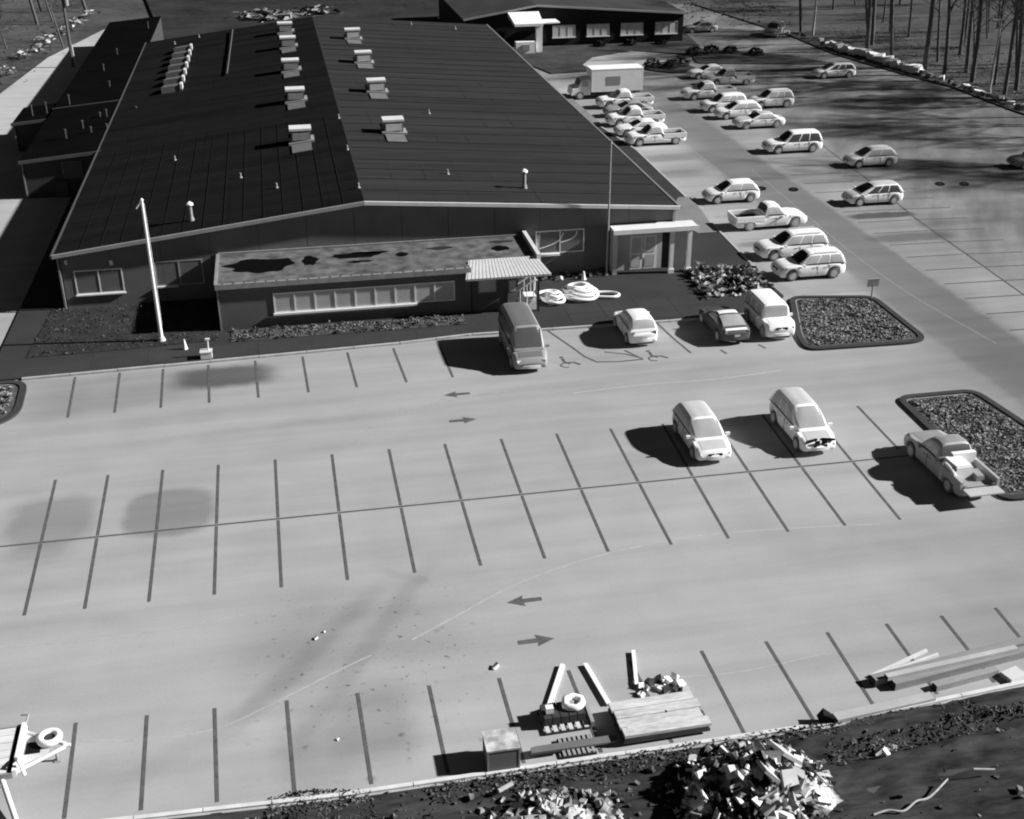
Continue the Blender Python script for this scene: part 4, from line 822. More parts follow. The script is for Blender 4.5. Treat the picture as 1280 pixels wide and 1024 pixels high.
# black split grille of the minivan: two tapering kidneys, and bright load rims in the open pickup bed
MB().tube(smooth_path([(-1.0, -.9, .35), (-.9, -.86, .5), (-.2, -.86, .55), (-.1, -.8, .3)], 4), .07, 7).obj('bed_rail', m_white, pk)
MB().tube(smooth_path([(-1.0, .9, .35), (-1.0, .86, 1.12), (-1.7, .86, 1.14), (-2.1, .86, .9)], 4), .09, 7).obj('bed_rail', m_white, pk)
MB().b2(-.85, -.6, -.8, .35, .9, 1.45).obj('toolbox', m_white, pk)
cg = thing('cargo_bundle', 'bulky pale bundle loaded in the bed of the pickup beside the island', 'cargo', (29.0, 43.1, .76), R(91)); MB().box((.25, .2, .26), (1.2, .95, .52), .06, taper=.85).obj('bundle', m_cream, cg); MB().box((.3, .2, .55), (.95, .75, .06), .06).obj('cover', m_white, cg); MB().box((-.3, -.45, .12), (.8, .4, .24), -.1, taper=.85).obj('bundle', m_mid, cg)
MB().tube([(-1.9, -.2, .82), (-1.2, -.05, .86)], .06, 7).obj('load_bar', m_white, pk); MB().tube([(-2.0, -.5, .82), (-1.3, -.4, .86)], .05, 7).obj('load_bar', m_white, pk)
# row beside the building
vehicle('pickup_truck', 'white crew pickup with empty bed, nose away from the building', 'pickup', 34.65, 81.2, 1, 'white', m_gblk, m_gside, rear=m_gblk, cat='pickup', L=5.6, wheelm=m_tirew)
vehicle('parked_car', 'white wagon parked just behind the crew pickup', 'hatch', 34.2, 87.8, 180, 'white', m_gblk, m_gside, L=4.3)
vehicle('parked_suv', 'white seven-seat wagon behind the nearest suv by the doors', 'suv', 33.75, 74.65, 180, 'white', m_gblk, m_gside, cat='suv', L=4.9, cap=1)
vehicle('parked_suv', 'nearest white suv of the row by the glass doors', 'suv', 33.35, 70.75, 180, 'white', m_gblk, m_gside, cat='suv', L=4.6, cap=1)
vehicle('pickup_truck', 'pale pickup at the near end of the tight row by the long wall', 'pickup', 33.6, 106.2, 180, 'white', m_gblk, m_gside, cat='pickup', L=5.5)
vehicle('parked_car', 'white saloon second from the near end of the tight row', 'sedan', 33.2, 109.6, 180, 'white', m_gblk, m_gside, L=4.9)
vehicle('pickup_truck', 'bright pickup third in the tight row by the long wall', 'pickup', 33.8, 113.6, 180, 'white', m_gblk, m_gside, cat='pickup', L=5.6)
vehicle('parked_car', 'grey-sided saloon fourth in the tight row by the wall', 'sedan', 34.2, 117.4, 180, 'grey', m_gblk, m_gdk, L=4.9)
vehicle('pickup_truck', 'white pickup right in front of the box truck', 'pickup', 34.9, 121.3, 180, 'white', m_gdk, m_gside, cat='pickup', L=5.8)
tr = thing('box_truck', 'white box truck with bright roof at the head of the tight row', 'truck', (34.6, 126.3, .004), R(180))
k = MB(); k.b2(-3.4, 2.2, -1.15, 1.15, .75, 3.0); k.obj('cargo_box', BODY['pale'], tr); MB().b2(-3.42, 2.22, -1.17, 1.17, 3.002, 3.08).obj('box_roof', m_white, tr)
rings = []
for x, z in ((2.25, 2.1), (2.5, 2.15), (3.2, 2.05), (3.55, 1.35), (4.2, 1.2), (4.3, .8)): rings.append([(x, 1.0, .45), (x, 1.0, z - .15), (x, .85, z), (x, -.85, z), (x, -1.0, z - .15), (x, -1.0, .45)])
k = MB(); k.loft(rings); k.obj('cab', BODY['pale'], tr, 30)
MB().hexa([(3.24, -.8, 1.98), (3.24, .8, 1.98), (3.56, .8, 1.42), (3.56, -.8, 1.42), (3.28, -.8, 2.0), (3.28, .8, 2.0), (3.6, .8, 1.44), (3.6, -.8, 1.44)]).obj('windscreen', m_gblk, tr)
for s in (-1, 1): MB().b2(2.5, 3.15, s * 1.0 - .01, s * 1.0 + .015, 1.35, 1.9).obj('side_window', m_gside, tr)
MB().b2(-.9, .6, 1.152, 1.17, 1.4, 2.3).obj('side_sign', mat('sign_dim', .28), tr)
for x in (-2.2, 3.4):
    for s in (-1, 1):
        w_ = MB().tube([(0, s * .78, 0), (0, s * 1.06, 0)], .42, 18).obj('wheel', m_tire, tr, 35, loc=(x, 0, .42)); MB().tube([(0, s * 1.05, 0), (0, s * 1.075, 0)], .25, 14).obj('rim', m_rim, w_)
MB().b2(-3.3, 3.9, -.5, .5, .45, .74).obj('chassis', m_well, tr)
# side lot
vehicle('parked_suv', 'long white van-like suv alone at the near end of the side row', 'suv', 44.8, 101.1, 180, 'white', m_gblk, m_gdk, cat='suv', L=5.2, H=1.85)
vehicle('parked_car', 'white saloon with pale wheels nearest of the bunched side-row cars', 'sedan', 45.2, 110.3, 180, 'pale', m_gblk, m_gside, wheelm=m_tirew, L=4.9)
vehicle('parked_car', 'bright white car second of the bunched side-row cars', 'hatch', 44.6, 114.4, 180, 'white', m_gblk, m_gside, L=4.6)
vehicle('parked_suv', 'bright rounded suv third of the bunched side-row cars', 'suv', 44.2, 117.5, 180, 'white', m_gblk, m_gside, cat='suv')
vehicle('pickup_truck', 'pale pickup further up the side row, bed to the right', 'pickup', 44.6, 123.4, 180, 'pale', m_gblk, m_gside, cat='pickup', L=5.7)
vehicle('parked_suv', 'white suv in the second line, behind the bunched cars', 'suv', 49.6, 118.3, 180, 'white', m_gblk, m_gside, cat='suv', L=4.5)
vehicle('pickup_truck', 'pickup near the shrub island at the head of the side row', 'pickup', 49.2, 129.6, 180, 'pale', m_gblk, m_gside, cat='pickup')
vehicle('parked_car', 'pale car half hidden behind the pickup near the shrub island', 'sedan', 48.2, 133.6, 180, 'white', m_gblk, m_gside)
vehicle('parked_car', 'pale compact standing apart in the middle of the side lot', 'hatch', 49.5, 95.3, 180, 'white', m_gdk, m_gside, L=4.4)
vehicle('parked_car', 'rounded pale car beside its long cool mark, side lot', 'mpv', 44.8, 85.1, 180, 'pale', m_gblk, m_gdk, L=4.5)
vehicle('parked_car', 'lone grey car high in the side lot near the edge rocks', 'mpv', 62.2, 131.0, 180, 'white', m_gdk, m_gdk, L=4.8)
vehicle('parked_suv', 'small dim car in the top corner below the wood', 'suv', 66.0, 158.4, 230, 'grey', m_gdk, m_gdk, cat='suv', L=4.2)
vehicle('parked_car', 'dim car parked right of the back building', 'sedan', 57.2, 163.0, 180, 'grey', m_gdk, m_gdk)
vehicle('parked_car', 'dark car in deep tree shade at the right picture edge', 'sedan', 63.2, 92.2, 180, 'dim', m_gblk, m_gblk)

# ------------------------------------------------------------------ street furniture
fp = thing('flagpole', 'tall white flagpole on the lawn before the left windows', 'flagpole', (-7.85, 67.5, .12))
MB().tube([(0, 0, 0), (0, 0, 4), (0, 0, 8.3)], [.12, .1, .07], 12).obj('pole', m_white, fp, 40)
MB().tube([(-.35, 0, 7.95), (0, 0, 8.35)], [.05, .06], 8).obj('truck_arm', m_white, fp)
MB().tube([(0, 0, 8.28), (0, 0, 8.4), (0, 0, 8.5)], [.06, .11, .03], 10).obj('finial', m_white, fp, 50)
MB().tube([(0, 0, 0), (0, 0, .25)], [.26, .16], 12).obj('base', m_cream, fp, 40)
MB().tube([(.13, -.02, 1.0), (.15, -.03, 4.0), (.1, 0, 8.2)], .018, 5).obj('halyard', m_cream, fp)
lp = thing('lamp_pole', 'thin grey pole rising past the right eave by the glass doors', 'pole', (20.3, 73.15, .11))
MB().tube([(0, 0, 0), (0, 0, 8.7)], [.07, .05], 10).obj('pole', mat('pole_grey', .3), lp, 40); MB().tube([(0, 0, 0), (0, 0, .2)], [.15, .1], 10).obj('base', m_mid, lp, 40); MB().tube([(0, 0, 8.7), (0, 0, 8.95)], [.09, .03], 10).obj('top_cap', m_mid, lp)
l2 = thing('lamp_pole', 'pale lamp pole among bare trees at the upper right edge', 'lamp', (74.85, 119.5, -.1))
MB().tube([(0, 0, 0), (0, 0, 7.6)], [.14, .09], 10).obj('pole', mat('lamp_pole_pale', .4), l2, 40); MB().b2(-.9, .15, -.18, .18, 7.55, 7.75).obj('lamp_head', m_mid, l2); MB().tube([(0, 0, 0), (0, 0, .5)], [.26, .2], 10).obj('base', m_mid, l2)
l3 = thing('lamp_pole', 'pale pole at the upper end of the edge rocks', 'lamp', (71.5, 158.2, -.1))
MB().tube([(0, 0, 0), (0, 0, 8.6)], [.16, .1], 10).obj('pole', mat('lamp_pole_pale', .4), l3, 40); MB().b2(-.9, .15, -.18, .18, 8.55, 8.75).obj('lamp_head', m_mid, l3)
up = thing('utility_pole', 'grey utility pole beside the bright road at the upper left', 'pole', (-23.6, 154.6, 0))
MB().tube([(0, 0, 0), (0, 0, 10)], [.2, .13], 10).obj('pole', mat('pole_dim', .12), up, 40); MB().box((.1, 0, 8.6), (2.4, .14, .16)).obj('cross_arm', m_mid, up); MB().tube([(.35, 0, 7.0), (.35, 0, 7.9)], .26, 10).obj('transformer', m_mid, up); MB().tube([(.24, -.05, 0), (.22, -.05, 2.6)], .07, 8).obj('cable_guard', m_cream, up)
sg = thing('small_sign', 'small sign on a post at the tip of the planted island', 'sign', (35.45, 65.7, .05))
MB().tube([(0, 0, 0), (0, 0, 1.1)], .05, 8).obj('post', m_mid, sg); MB().b2(-.36, .36, -.04, .04, .9, 1.35).obj('sign_board', mat('sign_grey', .25), sg); MB().b2(-.39, .39, -.05, .05, 1.352, 1.40).obj('sign_cap', m_mid, sg)
ub = thing('utility_pedestal', 'pale square utility pedestal on the walk edge near the flagpole', 'pedestal', (-5.2, 64.55, .1))
MB().box((0, 0, .2), (.62, .5, .4)).obj('housing', m_cream, ub); MB().box((0, 0, .42), (.68, .56, .05)).obj('lid', m_trim, ub); MB().tube([(.12, .1, .44), (.14, .12, 1.05)], .05, 7).obj('riser', m_cream, ub); MB().box((.14, .1, 1.08), (.24, .1, .1)).obj('riser_head', m_white, ub)
tag(MB().tube([(0, 0, 0), (0, 0, .15), (0, 0, .6)], [.16, .12, .03], 8).obj('marker_cone', m_white, loc=(-6.45, 66.0, .12)), 'tiny pale marker cone on the lawn edge right of the flagpole', 'cone')
tag(MB().tube([(0, 0, 0), (0, 0, .1), (0, 0, .55)], [.2, .14, .05], 8).obj('marker_cone', m_white, loc=(18.6, 72.6, .11)), 'small pale cone at the wall foot below the right window', 'cone')
tag(MB().chunk((0, 0, .12), (.5, .35, .3), random.Random(2)).obj('garden_stone', m_cream, loc=(17.0, 72.7, .11)), 'small pale stone at the wall foot left of the small cone', 'stone')
for x, y, lab in ((37.8, 90.4, 'dark oval cover in the side lane, left of a pair'), (40.25, 89.65, 'dark oval cover in the side lane, right of a pair'), (52.6, 88.8, 'dark oval cover in the side lot, left of the far pair'), (54.55, 88.4, 'dark oval cover in the side lot, right of the far pair')):
    o = thing('manhole_cover', lab, 'manhole', (x, y, 0), -.5); MB().prism([(.4 * math.cos(i * .393), .62 * math.sin(i * .393)) for i in range(16)], .0, .016).obj('cover', m_black, o); MB().prism([(.12 * math.cos(i * .785), .12 * math.sin(i * .785)) for i in range(8)], .016, .022).obj('lifting_eye', m_dark, o)
# hose coils
def coil(loc, r, turns, pitch_, tr_, label, tail):
    t = thing('hose_coil', label, 'hose', loc); pts = []
    rc = random.Random(int(r * 100)); n = int(turns * 26)
    for i in range(n + 1):
        a = 6.283 * i / 26; rr_ = r * (1 - .62 * i / n) + .10 * math.sin(a * 1.3 + i * .05) + rc.uniform(-.015, .015)
        pts.append((rr_ * math.cos(a), rr_ * .95 * math.sin(a), tr_ + pitch_ * i / 26 + .05 * math.sin(2 * a)))
    MB().tube(pts, tr_, 8).obj('coiled_hose', m_white, t, 60)
    MB().tube(smooth_path(tail, 8), tr_, 8).obj('loose_loop', m_white, t, 60)
    MB().tube([(0, 0, 0), (0, 0, turns * pitch_ * .9)], [r * .55, r * .25], 18).obj('core_drum', m_mid, t, 40)
coil((17.55, 69.75, .12), 1.3, 6, .10, .11, 'large heap of coiled white hose on the dark walk', [(-1.0, .6, .12), (-1.7, .9, .13), (-2.5, .6, .12), (-2.7, 0, .12), (-2.2, -.25, .12), (-1.6, -.1, .12), (-1.3, .3, .2)])
coil((15.75, 69.05, .12), .78, 4, .15, .10, 'small round coil of white hose by the pale canopy', [(.4, .5, .1), (.75, .75, .12), (1.0, .5, .12), (.9, .2, .1)])
t = thing('hose_loop', 'single flat loop of white hose right of the large coil', 'hose', (19.3, 69.3, .12)); MB().tube(smooth_path([(-1.0, .45, .1), (-.3, .55, .1), (.5, .35, .1), (.75, -.1, .1), (.4, -.4, .1), (-.3, -.3, .1), (-.9, -.1, .12)], 8), .1, 8).obj('hose', m_white, t, 60)

# ------------------------------------------------------------------ goods along the near kerb
cr = thing('storage_crate', 'grey lidded crate with pale top standing at the near kerb', 'crate', (5.29, 29.86, 0))
MB().box((0, 0, .45), (1.06, .94, .8)).obj('body', mat('crate_side', .17, .7, .06, 1), cr); MB().box((0, 0, .885), (1.1, .98, .07)).obj('lid', clump_mat('crate_top', .3, .62, 3, .5, .12), cr)
for s in (-1, 1): MB().box((s * .4, 0, .03), (.12, .9, .06)).obj('skid', m_dark, cr); MB().box((s * .512, -.455, .45), (.05, .05, .8)).obj('corner_post', m_mid, cr)
m_slat = mat('pallet_slat', .55, .8, .15, 3)
def pallet(label, loc, w_, d_, n, rz=0.0, m=m_slat, base=m_dark):
    t = thing('pallet', label, 'pallet', loc, rz)
    for s in (-.46, 0, .46): MB().box((0, s * d_, .05), (w_, .1, .1)).obj('stringer', base, t)
    for i in range(n): MB().box((-w_ / 2 + w_ * (i + .5) / n, 0, .115), (w_ / n * .55, d_, .03)).obj('deck_board', m, t)
    return t
pallet('pallet of pale boards carrying a dark load and a white bag', (7.72, 31.35, 0), 1.6, 1.15, 6, .03)
ld = thing('stacked_load', 'dark bundled load on the pallet beside the crate', 'load', (7.7, 31.45, .13), .03)
for i in range(5): MB().box((-.58 + .29 * i, 0, .17), (.26, .75, .34 + random.uniform(-.05, .05))).obj('bundle', mat('bundle_dark', .05, .8, .3, 3), ld)
rb_ = random.Random(5)
bg = thing('sack', 'crumpled white sack lying on the right of the dark load', 'sack', (8.1, 31.6, .49)); pts = []
MB().tube([(.3 * math.cos(i * .45) * (1 + .15 * math.sin(i * 1.7)), .28 * math.sin(i * .45) * (1 + .1 * math.cos(i * 2.3)), .06) for i in range(14)], .13, 7, closed=True).obj('fold', m_white, bg, 60); MB().box((0, 0, .03), (.4, .36, .06)).obj('middle', m_mid, bg)
tag(MB().box((0, 0, .11), (.26, .22, .22)).obj('carton', m_white, loc=(7.22, 31.35, .49)), 'little white carton on the left of the dark load', 'carton')
tag(MB().box((0, 0, .13), (.12, 1.0, .26)).obj('board', m_mid, loc=(8.62, 31.35, .002)), 'grey board standing on edge at the pallet side', 'board')
pallet('thin pallet under the long grey plank near the kerb', (7.85, 30.0, 0), 1.15, .85, 7, .02, m_mid, m_dark)
lp_ = thing('plank', 'long grey round-ended plank lying across the thin pallet', 'plank', (7.75, 29.98, .135), .015)
MB().prism([(-1.45, -.14), (1.3, -.17), (1.46, -.1), (1.5, 0), (1.46, .1), (1.3, .16), (-1.3, .15), (-1.45, .1)], 0, .07).obj('board', mat('plank_grey', .15, .8, .15, 2), lp_); MB().box((-1.0, -.16, .03), (1.0, .12, .06)).obj('batten', m_dark, lp_)
# rack posts lying on the asphalt
def post(p, q, label, teeth=True):
    p, q = Vector(p), Vector(q); d = q - p; t = thing('rack_post', label, 'post', ((p.x + q.x) / 2, (p.y + q.y) / 2, 0), math.atan2(d.y, d.x)); L = d.length
    MB().b2(-L / 2, L / 2, -.05, .05, 0, .10).obj('web', m_mid, t); MB().b2(-L / 2, L / 2, -.07, .07, .102, .125).obj('flange', m_white, t)
    if teeth:
        for i in range(14): MB().box((-L / 2 + L * (i + .5) / 14, -.085, .06), (L / 14 * .55, .045, .10)).obj('notch_plate', m_white, t)
post((7.3, 31.95), (8.34, 34.22), 'white notched post leaning on the dark load pallet'); post((9.42, 31.8), (9.15, 34.1), 'white notched post between the pallet and the board stack'); post((10.66, 32.6), (11.08, 34.5), 'white plain post behind the stone heap', False)
bs = thing('board_stack', 'wide stack of weathered pale boards at the near kerb', 'boards', (10.87, 30.62, 0), .03)
for s in (-1, 0, 1): MB().box((s * 1.2, 0, .06), (.14, 1.5, .12)).obj('bearer', m_dark, bs)
for lay in range(3):
    n = 4
    for i in range(n):
        MB().box((random.uniform(-.05, .05) - .02 * i, -.66 + .44 * i, .18 + .115 * lay), (2.95 + random.uniform(-.08, .08), .42 - random.uniform(0, .02), .11), random.uniform(-.01, .01)).obj('board', mat('board_pale', .52, .85, .3, 1.8, .25, 9, stretch=(.35, 1.6, 1)) if lay == 2 else mat('shaded_board', .07, .85, .3, 2), bs)  # lower layers: shade of the front face put into the board colour
MB().box((.05, -.45, .455), (2.7, .08, .04), .03).obj('batten', m_cream, bs); MB().chunk((.2, .0, .44), (.2, .15, .05), rb_).obj('knot_dirt', m_black, bs)
for i in range(26):
    x, y = 10.55 + rb_.uniform(0, 1.75), 32.05 + rb_.uniform(0, .8); s = rb_.uniform(.13, .3)
    tag(MB().chunk((0, 0, s * .4), (s * 1.2, s, s * .9), rb_).obj('stone', m_white if i % 3 else m_dark, loc=(x, y, 0)), 'loose stone in the small heap behind the board stack', 'stone', 'stones behind the board stack')
# beams at the right
def beam(p, q, w_, h, z, label, m, name='timber_beam', cat='beam'):
    p, q = Vector(p), Vector(q); d = q - p; t = thing(name, label, cat, ((p.x + q.x) / 2, (p.y + q.y) / 2, z), math.atan2(d.y, d.x)); L = d.length
    MB().box((0, 0, h / 2), (L, w_, h)).obj('shaft', m, t)
    for s in (-1, 1): MB().box((s * (L / 2 + .011), 0, h / 2), (.02, w_ * .9, h * .9)).obj('end_grain', m_dark, t)
mg = mat('beam_grey', .26, .8, .2, 1, .1, 9, stretch=(.2, 1, 1))
beam((18.9, 31.15), (26.3, 32.25), .34, .3, .001, 'long grey beam at the back of the pile by the right kerb', mg)
beam((19.5, 30.8), (26.0, 31.75), .30, .3, .001, 'long grey beam in the middle of the pile by the right kerb', mg)
beam((19.3, 30.98), (24.7, 31.6), .22, .16, .302, 'shorter pale beam lying on top of the long grey beams', mat('beam_pale', .42, .8, .2, 1))
beam((20.9, 30.45), (23.5, 30.85), .26, .24, .001, 'short rough beam at the front of the pile by the right kerb', m_wood)
beam((19.0, 31.5), (21.7, 32.5), .10, .1, .001, 'upper pale pole splayed out from the left end of the beam pile', m_cream, 'pale_pole', 'pole')
beam((19.15, 31.45), (22.0, 32.2), .10, .1, .001, 'lower pale pole splayed out from the left end of the beam pile', m_cream, 'pale_pole', 'pole')
beam((16.8, 29.62), (20.6, 30.02), .38, .09, .08, 'wide flat pale board lying along the kerb by the dark lump', mat('board_pale2', .40, .85, .15, 1.2), 'flat_board', 'board')
tag(MB().box((0, 0, .1), (.75, .5, .2), .3).obj('slab_offcut', m_cream, loc=(24.0, 30.55, 0)), 'pale square offcut at the right end of the beam pile', 'offcut')
tag(MB().chunk((0, 0, .16), (.6, .4, .4), random.Random(9)).obj('dark_lump', m_black, loc=(16.5, 29.6, .02)), 'small black lump at the left end of the flat kerb board', 'lump')
# debris on the asphalt
for x, y, s, lab in ((5.95, 34.6, .22, 'small white scrap lying alone right of centre near the lower arrow'), (-.35, 37.55, .14, 'tiny bright scrap in the stained patch, upper of several'), (-.05, 37.9, .1, 'tiny bright scrap in the stained patch, lower of several'), (.1, 31.9, .1, 'tiny pale scrap on the stain in the near row')):
    tag(MB().chunk((0, 0, s * .3), (s * 1.3, s, s * .7), random.Random(int(x * 50))).obj('scrap', m_white, loc=(x, y, 0)), lab, 'scrap')

# trailer at the left
T = thing('flat_trailer', 'flatbed trailer with plank deck and white spare tyre on its tongue', 'trailer', (-11.9, 32.7, 0), .02)
for i in range(6): MB().b2(-2.2, 1.62, -1.08 + .36 * i + .01, -1.08 + .36 * (i + 1) - .01, .58, .64).obj('deck_board', mat('deck_board', .62, .8, .25, 1.5, .1, 9, stretch=(.3, 1.5, 1)), T)
MB().b2(1.63, 1.78, -1.12, 1.12, .5, .62).obj('cross_gap', m_black, T); MB().b2(1.79, 1.92, -1.15, 1.15, .48, .75).obj('front_rail', m_white, T)
for s in (-1, 1):
    MB().b2(-2.2, 1.78, min(s * 1.09, s * 1.17), max(s * 1.09, s * 1.17), .45, .66).obj('side_rail', m_mid, T)
    MB().tube([(1.85, s * .95, .5), (3.25, s * .07, .5)], .07, 8).obj('tongue_arm', m_cream, T)
    w_ = MB().tube([(0, s * 1.22, 0), (0, s * 1.42, 0)], .33, 18).obj('wheel', m_tire, T, 35, loc=(-.9, 0, .335)); MB().tube([(0, s * 1.41, 0), (0, s * 1.435, 0)], .2, 12).obj('rim', m_rim, w_)
MB().prism([(1.93, -.75), (2.75, -.3), (2.75, .3), (1.93, .75)], .52, .55).obj('tongue_plate', m_cream, T)
MB().prism([(2.02 + .0, -.25), (2.5, -.25), (2.5, .3), (2.02, .3)], .552, .57).obj('plate_hole', m_black, T)
sp_ = MB().tube([(2.75 + .3 * math.cos(i * .3142), .28 + .3 * math.sin(i * .3142), .68) for i in range(20)], .12, 10, closed=True).obj('spare_tyre', m_white, T, 60); MB().tube([(2.75, .28, .62), (2.75, .28, .7)], .2, 14).obj('spare_rim', m_dark, sp_)
MB().tube([(3.2, 0, .5), (3.42, 0, .5)], [.09, .06], 8).obj('coupler', m_cream, T); MB().tube([(2.95, -.1, 0.0), (2.95, -.1, .5)], .05, 8).obj('jack', m_mid, T); MB().prism([(2.85, -.2), (3.05, -.2), (3.05, 0), (2.85, 0)], 0, .03).obj('jack_foot', m_mid, T)
MB().tube([(1.86, -.6, .75), (2.0, -.95, .95), (2.15, -1.15, .5)], .06, 7).obj('chain_hook', m_white, T); MB().tube([(1.9, 1.05, .7), (1.95, 1.5, .75), (1.7, 1.55, .75)], .035, 7).obj('tie_hook', m_mid, T)
MB().chunk((.6, .15, .68), (.45, .3, .1), random.Random(4)).obj('deck_dirt', m_dark, T)
tag(MB().tube([(-10.72, 32.35, .5), (-9.55, 29.35, .12)], [.085, .085], 10).obj('leaning_pipe', m_white, smooth=40), 'white pipe propped against the trailer side, running to the bottom edge', 'pipe')

# ------------------------------------------------------------------ near bank: dirt, rubble
NX, NY = 150, 46; X0, X1, Y0, Y1 = -14, 42, 13.5, 29.25
def bank_z(x, y):
    edge_ = min(1, max(0, (29.2 + max(0, x - 12) * .07 - y) / .8))
    h = .16 * noise.fractal((x * .5, y * .5, 2), 1, 2, 4) + .07 * noise.noise((x * 2.1, y * 2.6, 5)) + .05 * noise.noise((x * 4.5, y * 4.5, 1))
    if x > 14.5:
        for c in (28.0, 26.4): h += -.26 * math.exp(-((y - c - (x - 16) * .1) / .35) ** 2) + .2 * math.exp(-((y - c - .75 - (x - 16) * .1) / .25) ** 2) * (1 + .8 * noise.noise((x * 3, y, 0)))
    return .02 + (h + .04) * edge_
b = MB()
for j in range(NY + 1):
    for i in range(NX + 1):
        x = X0 + (X1 - X0) * i / NX; yt = 29.22 if x < 14 else 29.22 + (x - 14) * .078
        if x < 0: yt = 29.22 - .0 + .04 * min(8, -x)
        y = Y0 + (yt - Y0) * j / NY; b.v.append((x, y, bank_z(x, y)))
for j in range(NY):
    for i in range(NX): b.f.append((j * (NX + 1) + i, j * (NX + 1) + i + 1, (j + 1) * (NX + 1) + i + 1, (j + 1) * (NX + 1) + i))
struct(b.obj('dirt_bank', m_dirt, smooth=70, fix=False))
rg = random.Random(21); b = MB()
for i in range(1500):
    x = rg.uniform(-3, 24); y = rg.uniform(24.5, 29.2 + max(0, x - 14) * .07); s = abs(rg.gauss(0, .06)) + .03
    if x > 15.6 and rg.random() < .9: continue
    b.chunk((x, y, bank_z(x, y) + s * .2), (s * 1.3, s, s * .8), rg)
tag(stuff(b.obj('gravel', clump_mat('bank_gravel', .04, .2, 1.2, .55, .15), fix=False)), 'small loose stones scattered over the near dirt bank', 'gravel')
m_rub = clump_mat('rubble_mix', .02, .5, 1.1, .5, .08)
def heap_z(x, y):
    a = max(0, 1 - math.hypot((x - 12.7) / 2.75, (y - 26.9) / 2.1)); c = max(0, 1 - math.hypot((x - 6.2) / 2.6, (y - 26.6) / 1.8))
    return 1.5 * a ** .8 + .55 * c
b = MB()
for j in range(26):
    for i in range(40): x = 3.4 + 12.2 * i / 39; y = 24.0 + 5.0 * j / 25; b.v.append((x, y, max(-.1, heap_z(x, y) - .02 + .16 * noise.noise((x * 2.2, y * 2.2, 0))) if heap_z(x, y) > 0 else -.15))
for j in range(25):
    for i in range(39): b.f.append((j * 40 + i, j * 40 + i + 1, (j + 1) * 40 + i + 1, (j + 1) * 40 + i))
for i in range(900):
    x = rg.uniform(3.6, 15.4); y = rg.uniform(24.2, 28.9); h = heap_z(x, y)
    if h < .05: continue
    s = rg.uniform(.08, .26); b.chunk((x, y, h + bank_z(x, y) * .3), (s * 1.5, s, s * .8), rg, 1.6)
tag(stuff(b.obj('rubble', m_rub, fix=False)), 'mass of small black and white broken rubble in the near heap', 'rubble')
m_rw = mat('warm_rubble', .66, .85, .2, 2, .1, 9); m_rk = mat('cold_rubble', .012, .9, .3, 2)
for i in range(270):
    while True:
        x = rg.uniform(9.9, 15.4); y = rg.uniform(24.6, 28.9); h = heap_z(x, y)
        if h > .12: break
    s = .10 + .34 * rg.random() ** 2.2; d_ = rg.random() < (.55 if x < 12.4 else .2)
    tag(MB().chunk((0, 0, 0), (s * 1.7, s * 1.05, s * .34), rg, 1.7).obj('broken_chunk', m_rk if d_ else (m_rw if rg.random() < .65 else m_mid), loc=(x, y, h + .1)), 'black cold chunk of rubble lying in the near heap' if d_ else 'pale broken chunk lying on the near rubble heap', 'rubble', 'black chunks in the heap' if d_ else 'pale chunks on the heap')
for i in range(60):
    x = rg.uniform(4, 8.6); y = rg.uniform(25.4, 28.2); h = heap_z(x, y); s = rg.uniform(.07, .2)
    tag(MB().chunk((0, 0, 0), (s * 1.5, s, s * .6), rg, 1.5).obj('broken_chunk', mat('rubble_grey', .4, .85, .3, 3) if i % 3 else m_mid, loc=(x, y, h + .08)), 'pale small chunk in the low rubble spread left of the heap', 'rubble', 'chunks in the low rubble')
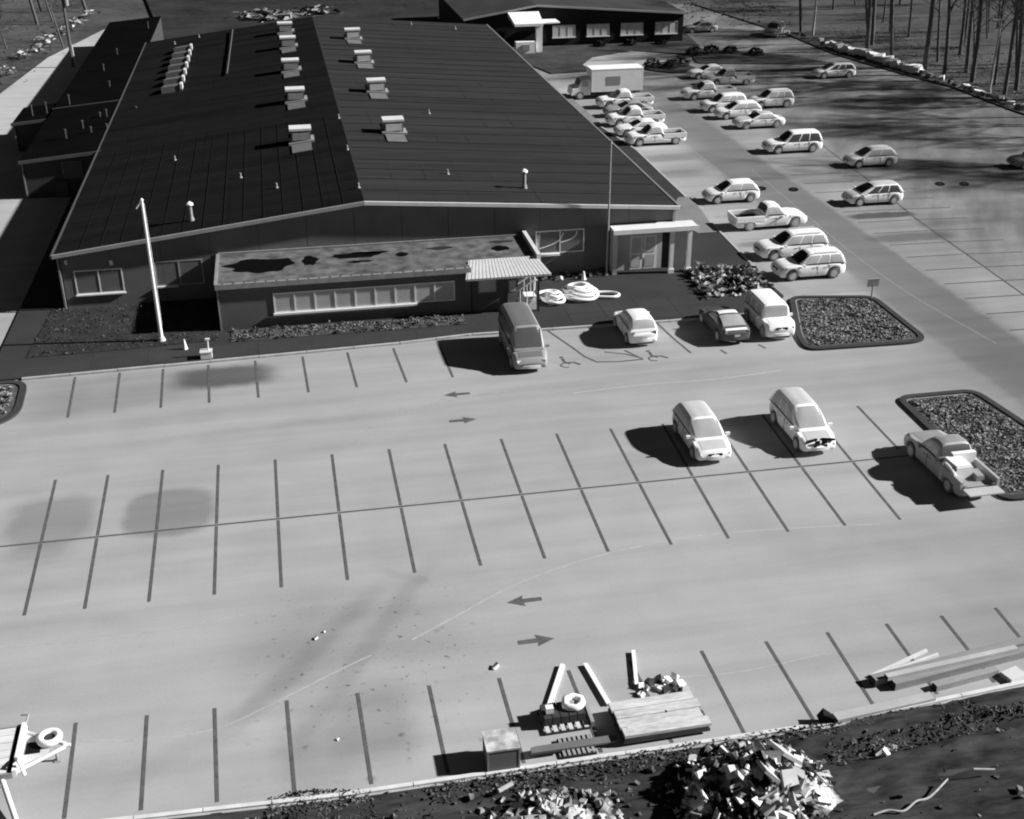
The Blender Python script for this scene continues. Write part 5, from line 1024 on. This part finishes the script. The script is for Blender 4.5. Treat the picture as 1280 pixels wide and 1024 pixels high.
for (x, y, sx, sy, rz_, tl, lab) in ((13.9, 27.3, 1.15, .75, 2.0, .7, 'largest flat grey slab on the right face of the rubble heap'), (12.95, 26.35, .9, .6, 1.8, .8, 'second flat grey slab lower on the rubble heap'), (13.6, 26.2, .7, .6, .4, .7, 'small flat slab low on the right of the rubble heap')):
    M = Matrix.Rotation(rz_, 3, 'Z') @ Matrix.Rotation(tl, 3, 'X')
    o = MB(); o.add([M @ Vector((a * sx / 2, c * sy / 2, e * .06)) for e in (-1, 1) for a, c in ((-1, -.7), (.6, -1), (1, .5), (-.4, 1))], [(3, 2, 1, 0), (4, 5, 6, 7), (0, 1, 5, 4), (1, 2, 6, 5), (2, 3, 7, 6), (3, 0, 4, 7)])
    tag(o.obj('broken_slab', mat('slab_warm', .42, .85, .2, 2), loc=(x, y, heap_z(x, y) + .28)), lab, 'slab')
for pts, r_, lab in (([(4.9, 28.25, .3), (5.4, 28.5, .3)], .08, 'short white stick on top of the low rubble beside the crate'), ([(16.1, 25.25, .12), (16.6, 25.3, .16), (17.06, 25.2, .14), (17.6, 25.45, .2), (18.1, 25.55, .18), (19.0, 26.1, .25)], .035, 'long pale branch lying on the dirt at lower right'), ([(20, 26.3, .3), (20.7, 26.2, .25)], .04, 'short pale stick on the dirt at the lower right edge')):
    tag(MB().tube(smooth_path(pts, 5), r_, 7).obj('stick', mat('stick_grey', .4, .85, .3, 4), smooth=50), lab, 'stick')
for i, (x, y) in enumerate(((17.6, 27.9), (17.9, 28.05), (17.65, 27.6), (18.15, 28.0))):
    tag(MB().chunk((0, 0, .1), (.35, .2, .15), rg).obj('pale_stone', m_white, loc=(x, y, bank_z(x, y))), 'bright stone in the little cluster on the dirt right of the heap', 'stone', 'bright stones on the dirt')
# torn grass sods hanging over the near kerb
SOD = [(-2.2, 29.62), (-1.4, 29.75), (-.4, 29.68), (.4, 29.45), (1.0, 29.3), (1.2, 27.5), (-2.4, 27.5)]
tag(stuff(leaf_mass('grass', SOD, .05, 1100, .10, clump_mat('sod_blades', .03, .16, 1.2, .55, .12), lift=.02)), 'ragged sods of grass creeping over the near kerb', 'grass')
tag(stuff(leaf_mass('grass', [(2.5, 29.2), (24, 29.75), (24, 28.9), (3, 28.3)], .05, 2200, .10, clump_mat('verge_blades', .04, .11, 1.0, .55, .15), lift=.08)), 'rough weedy verge between the near kerb and the dirt', 'grass')
tag(stuff(leaf_mass('grass', [(16, 27.4), (24, 28.6), (24, 29.6), (16, 29.0)], .05, 700, .12, clump_mat('verge_blades', .03, .13), lift=.12)), 'torn weeds beside the wheel ruts in the dirt', 'grass')
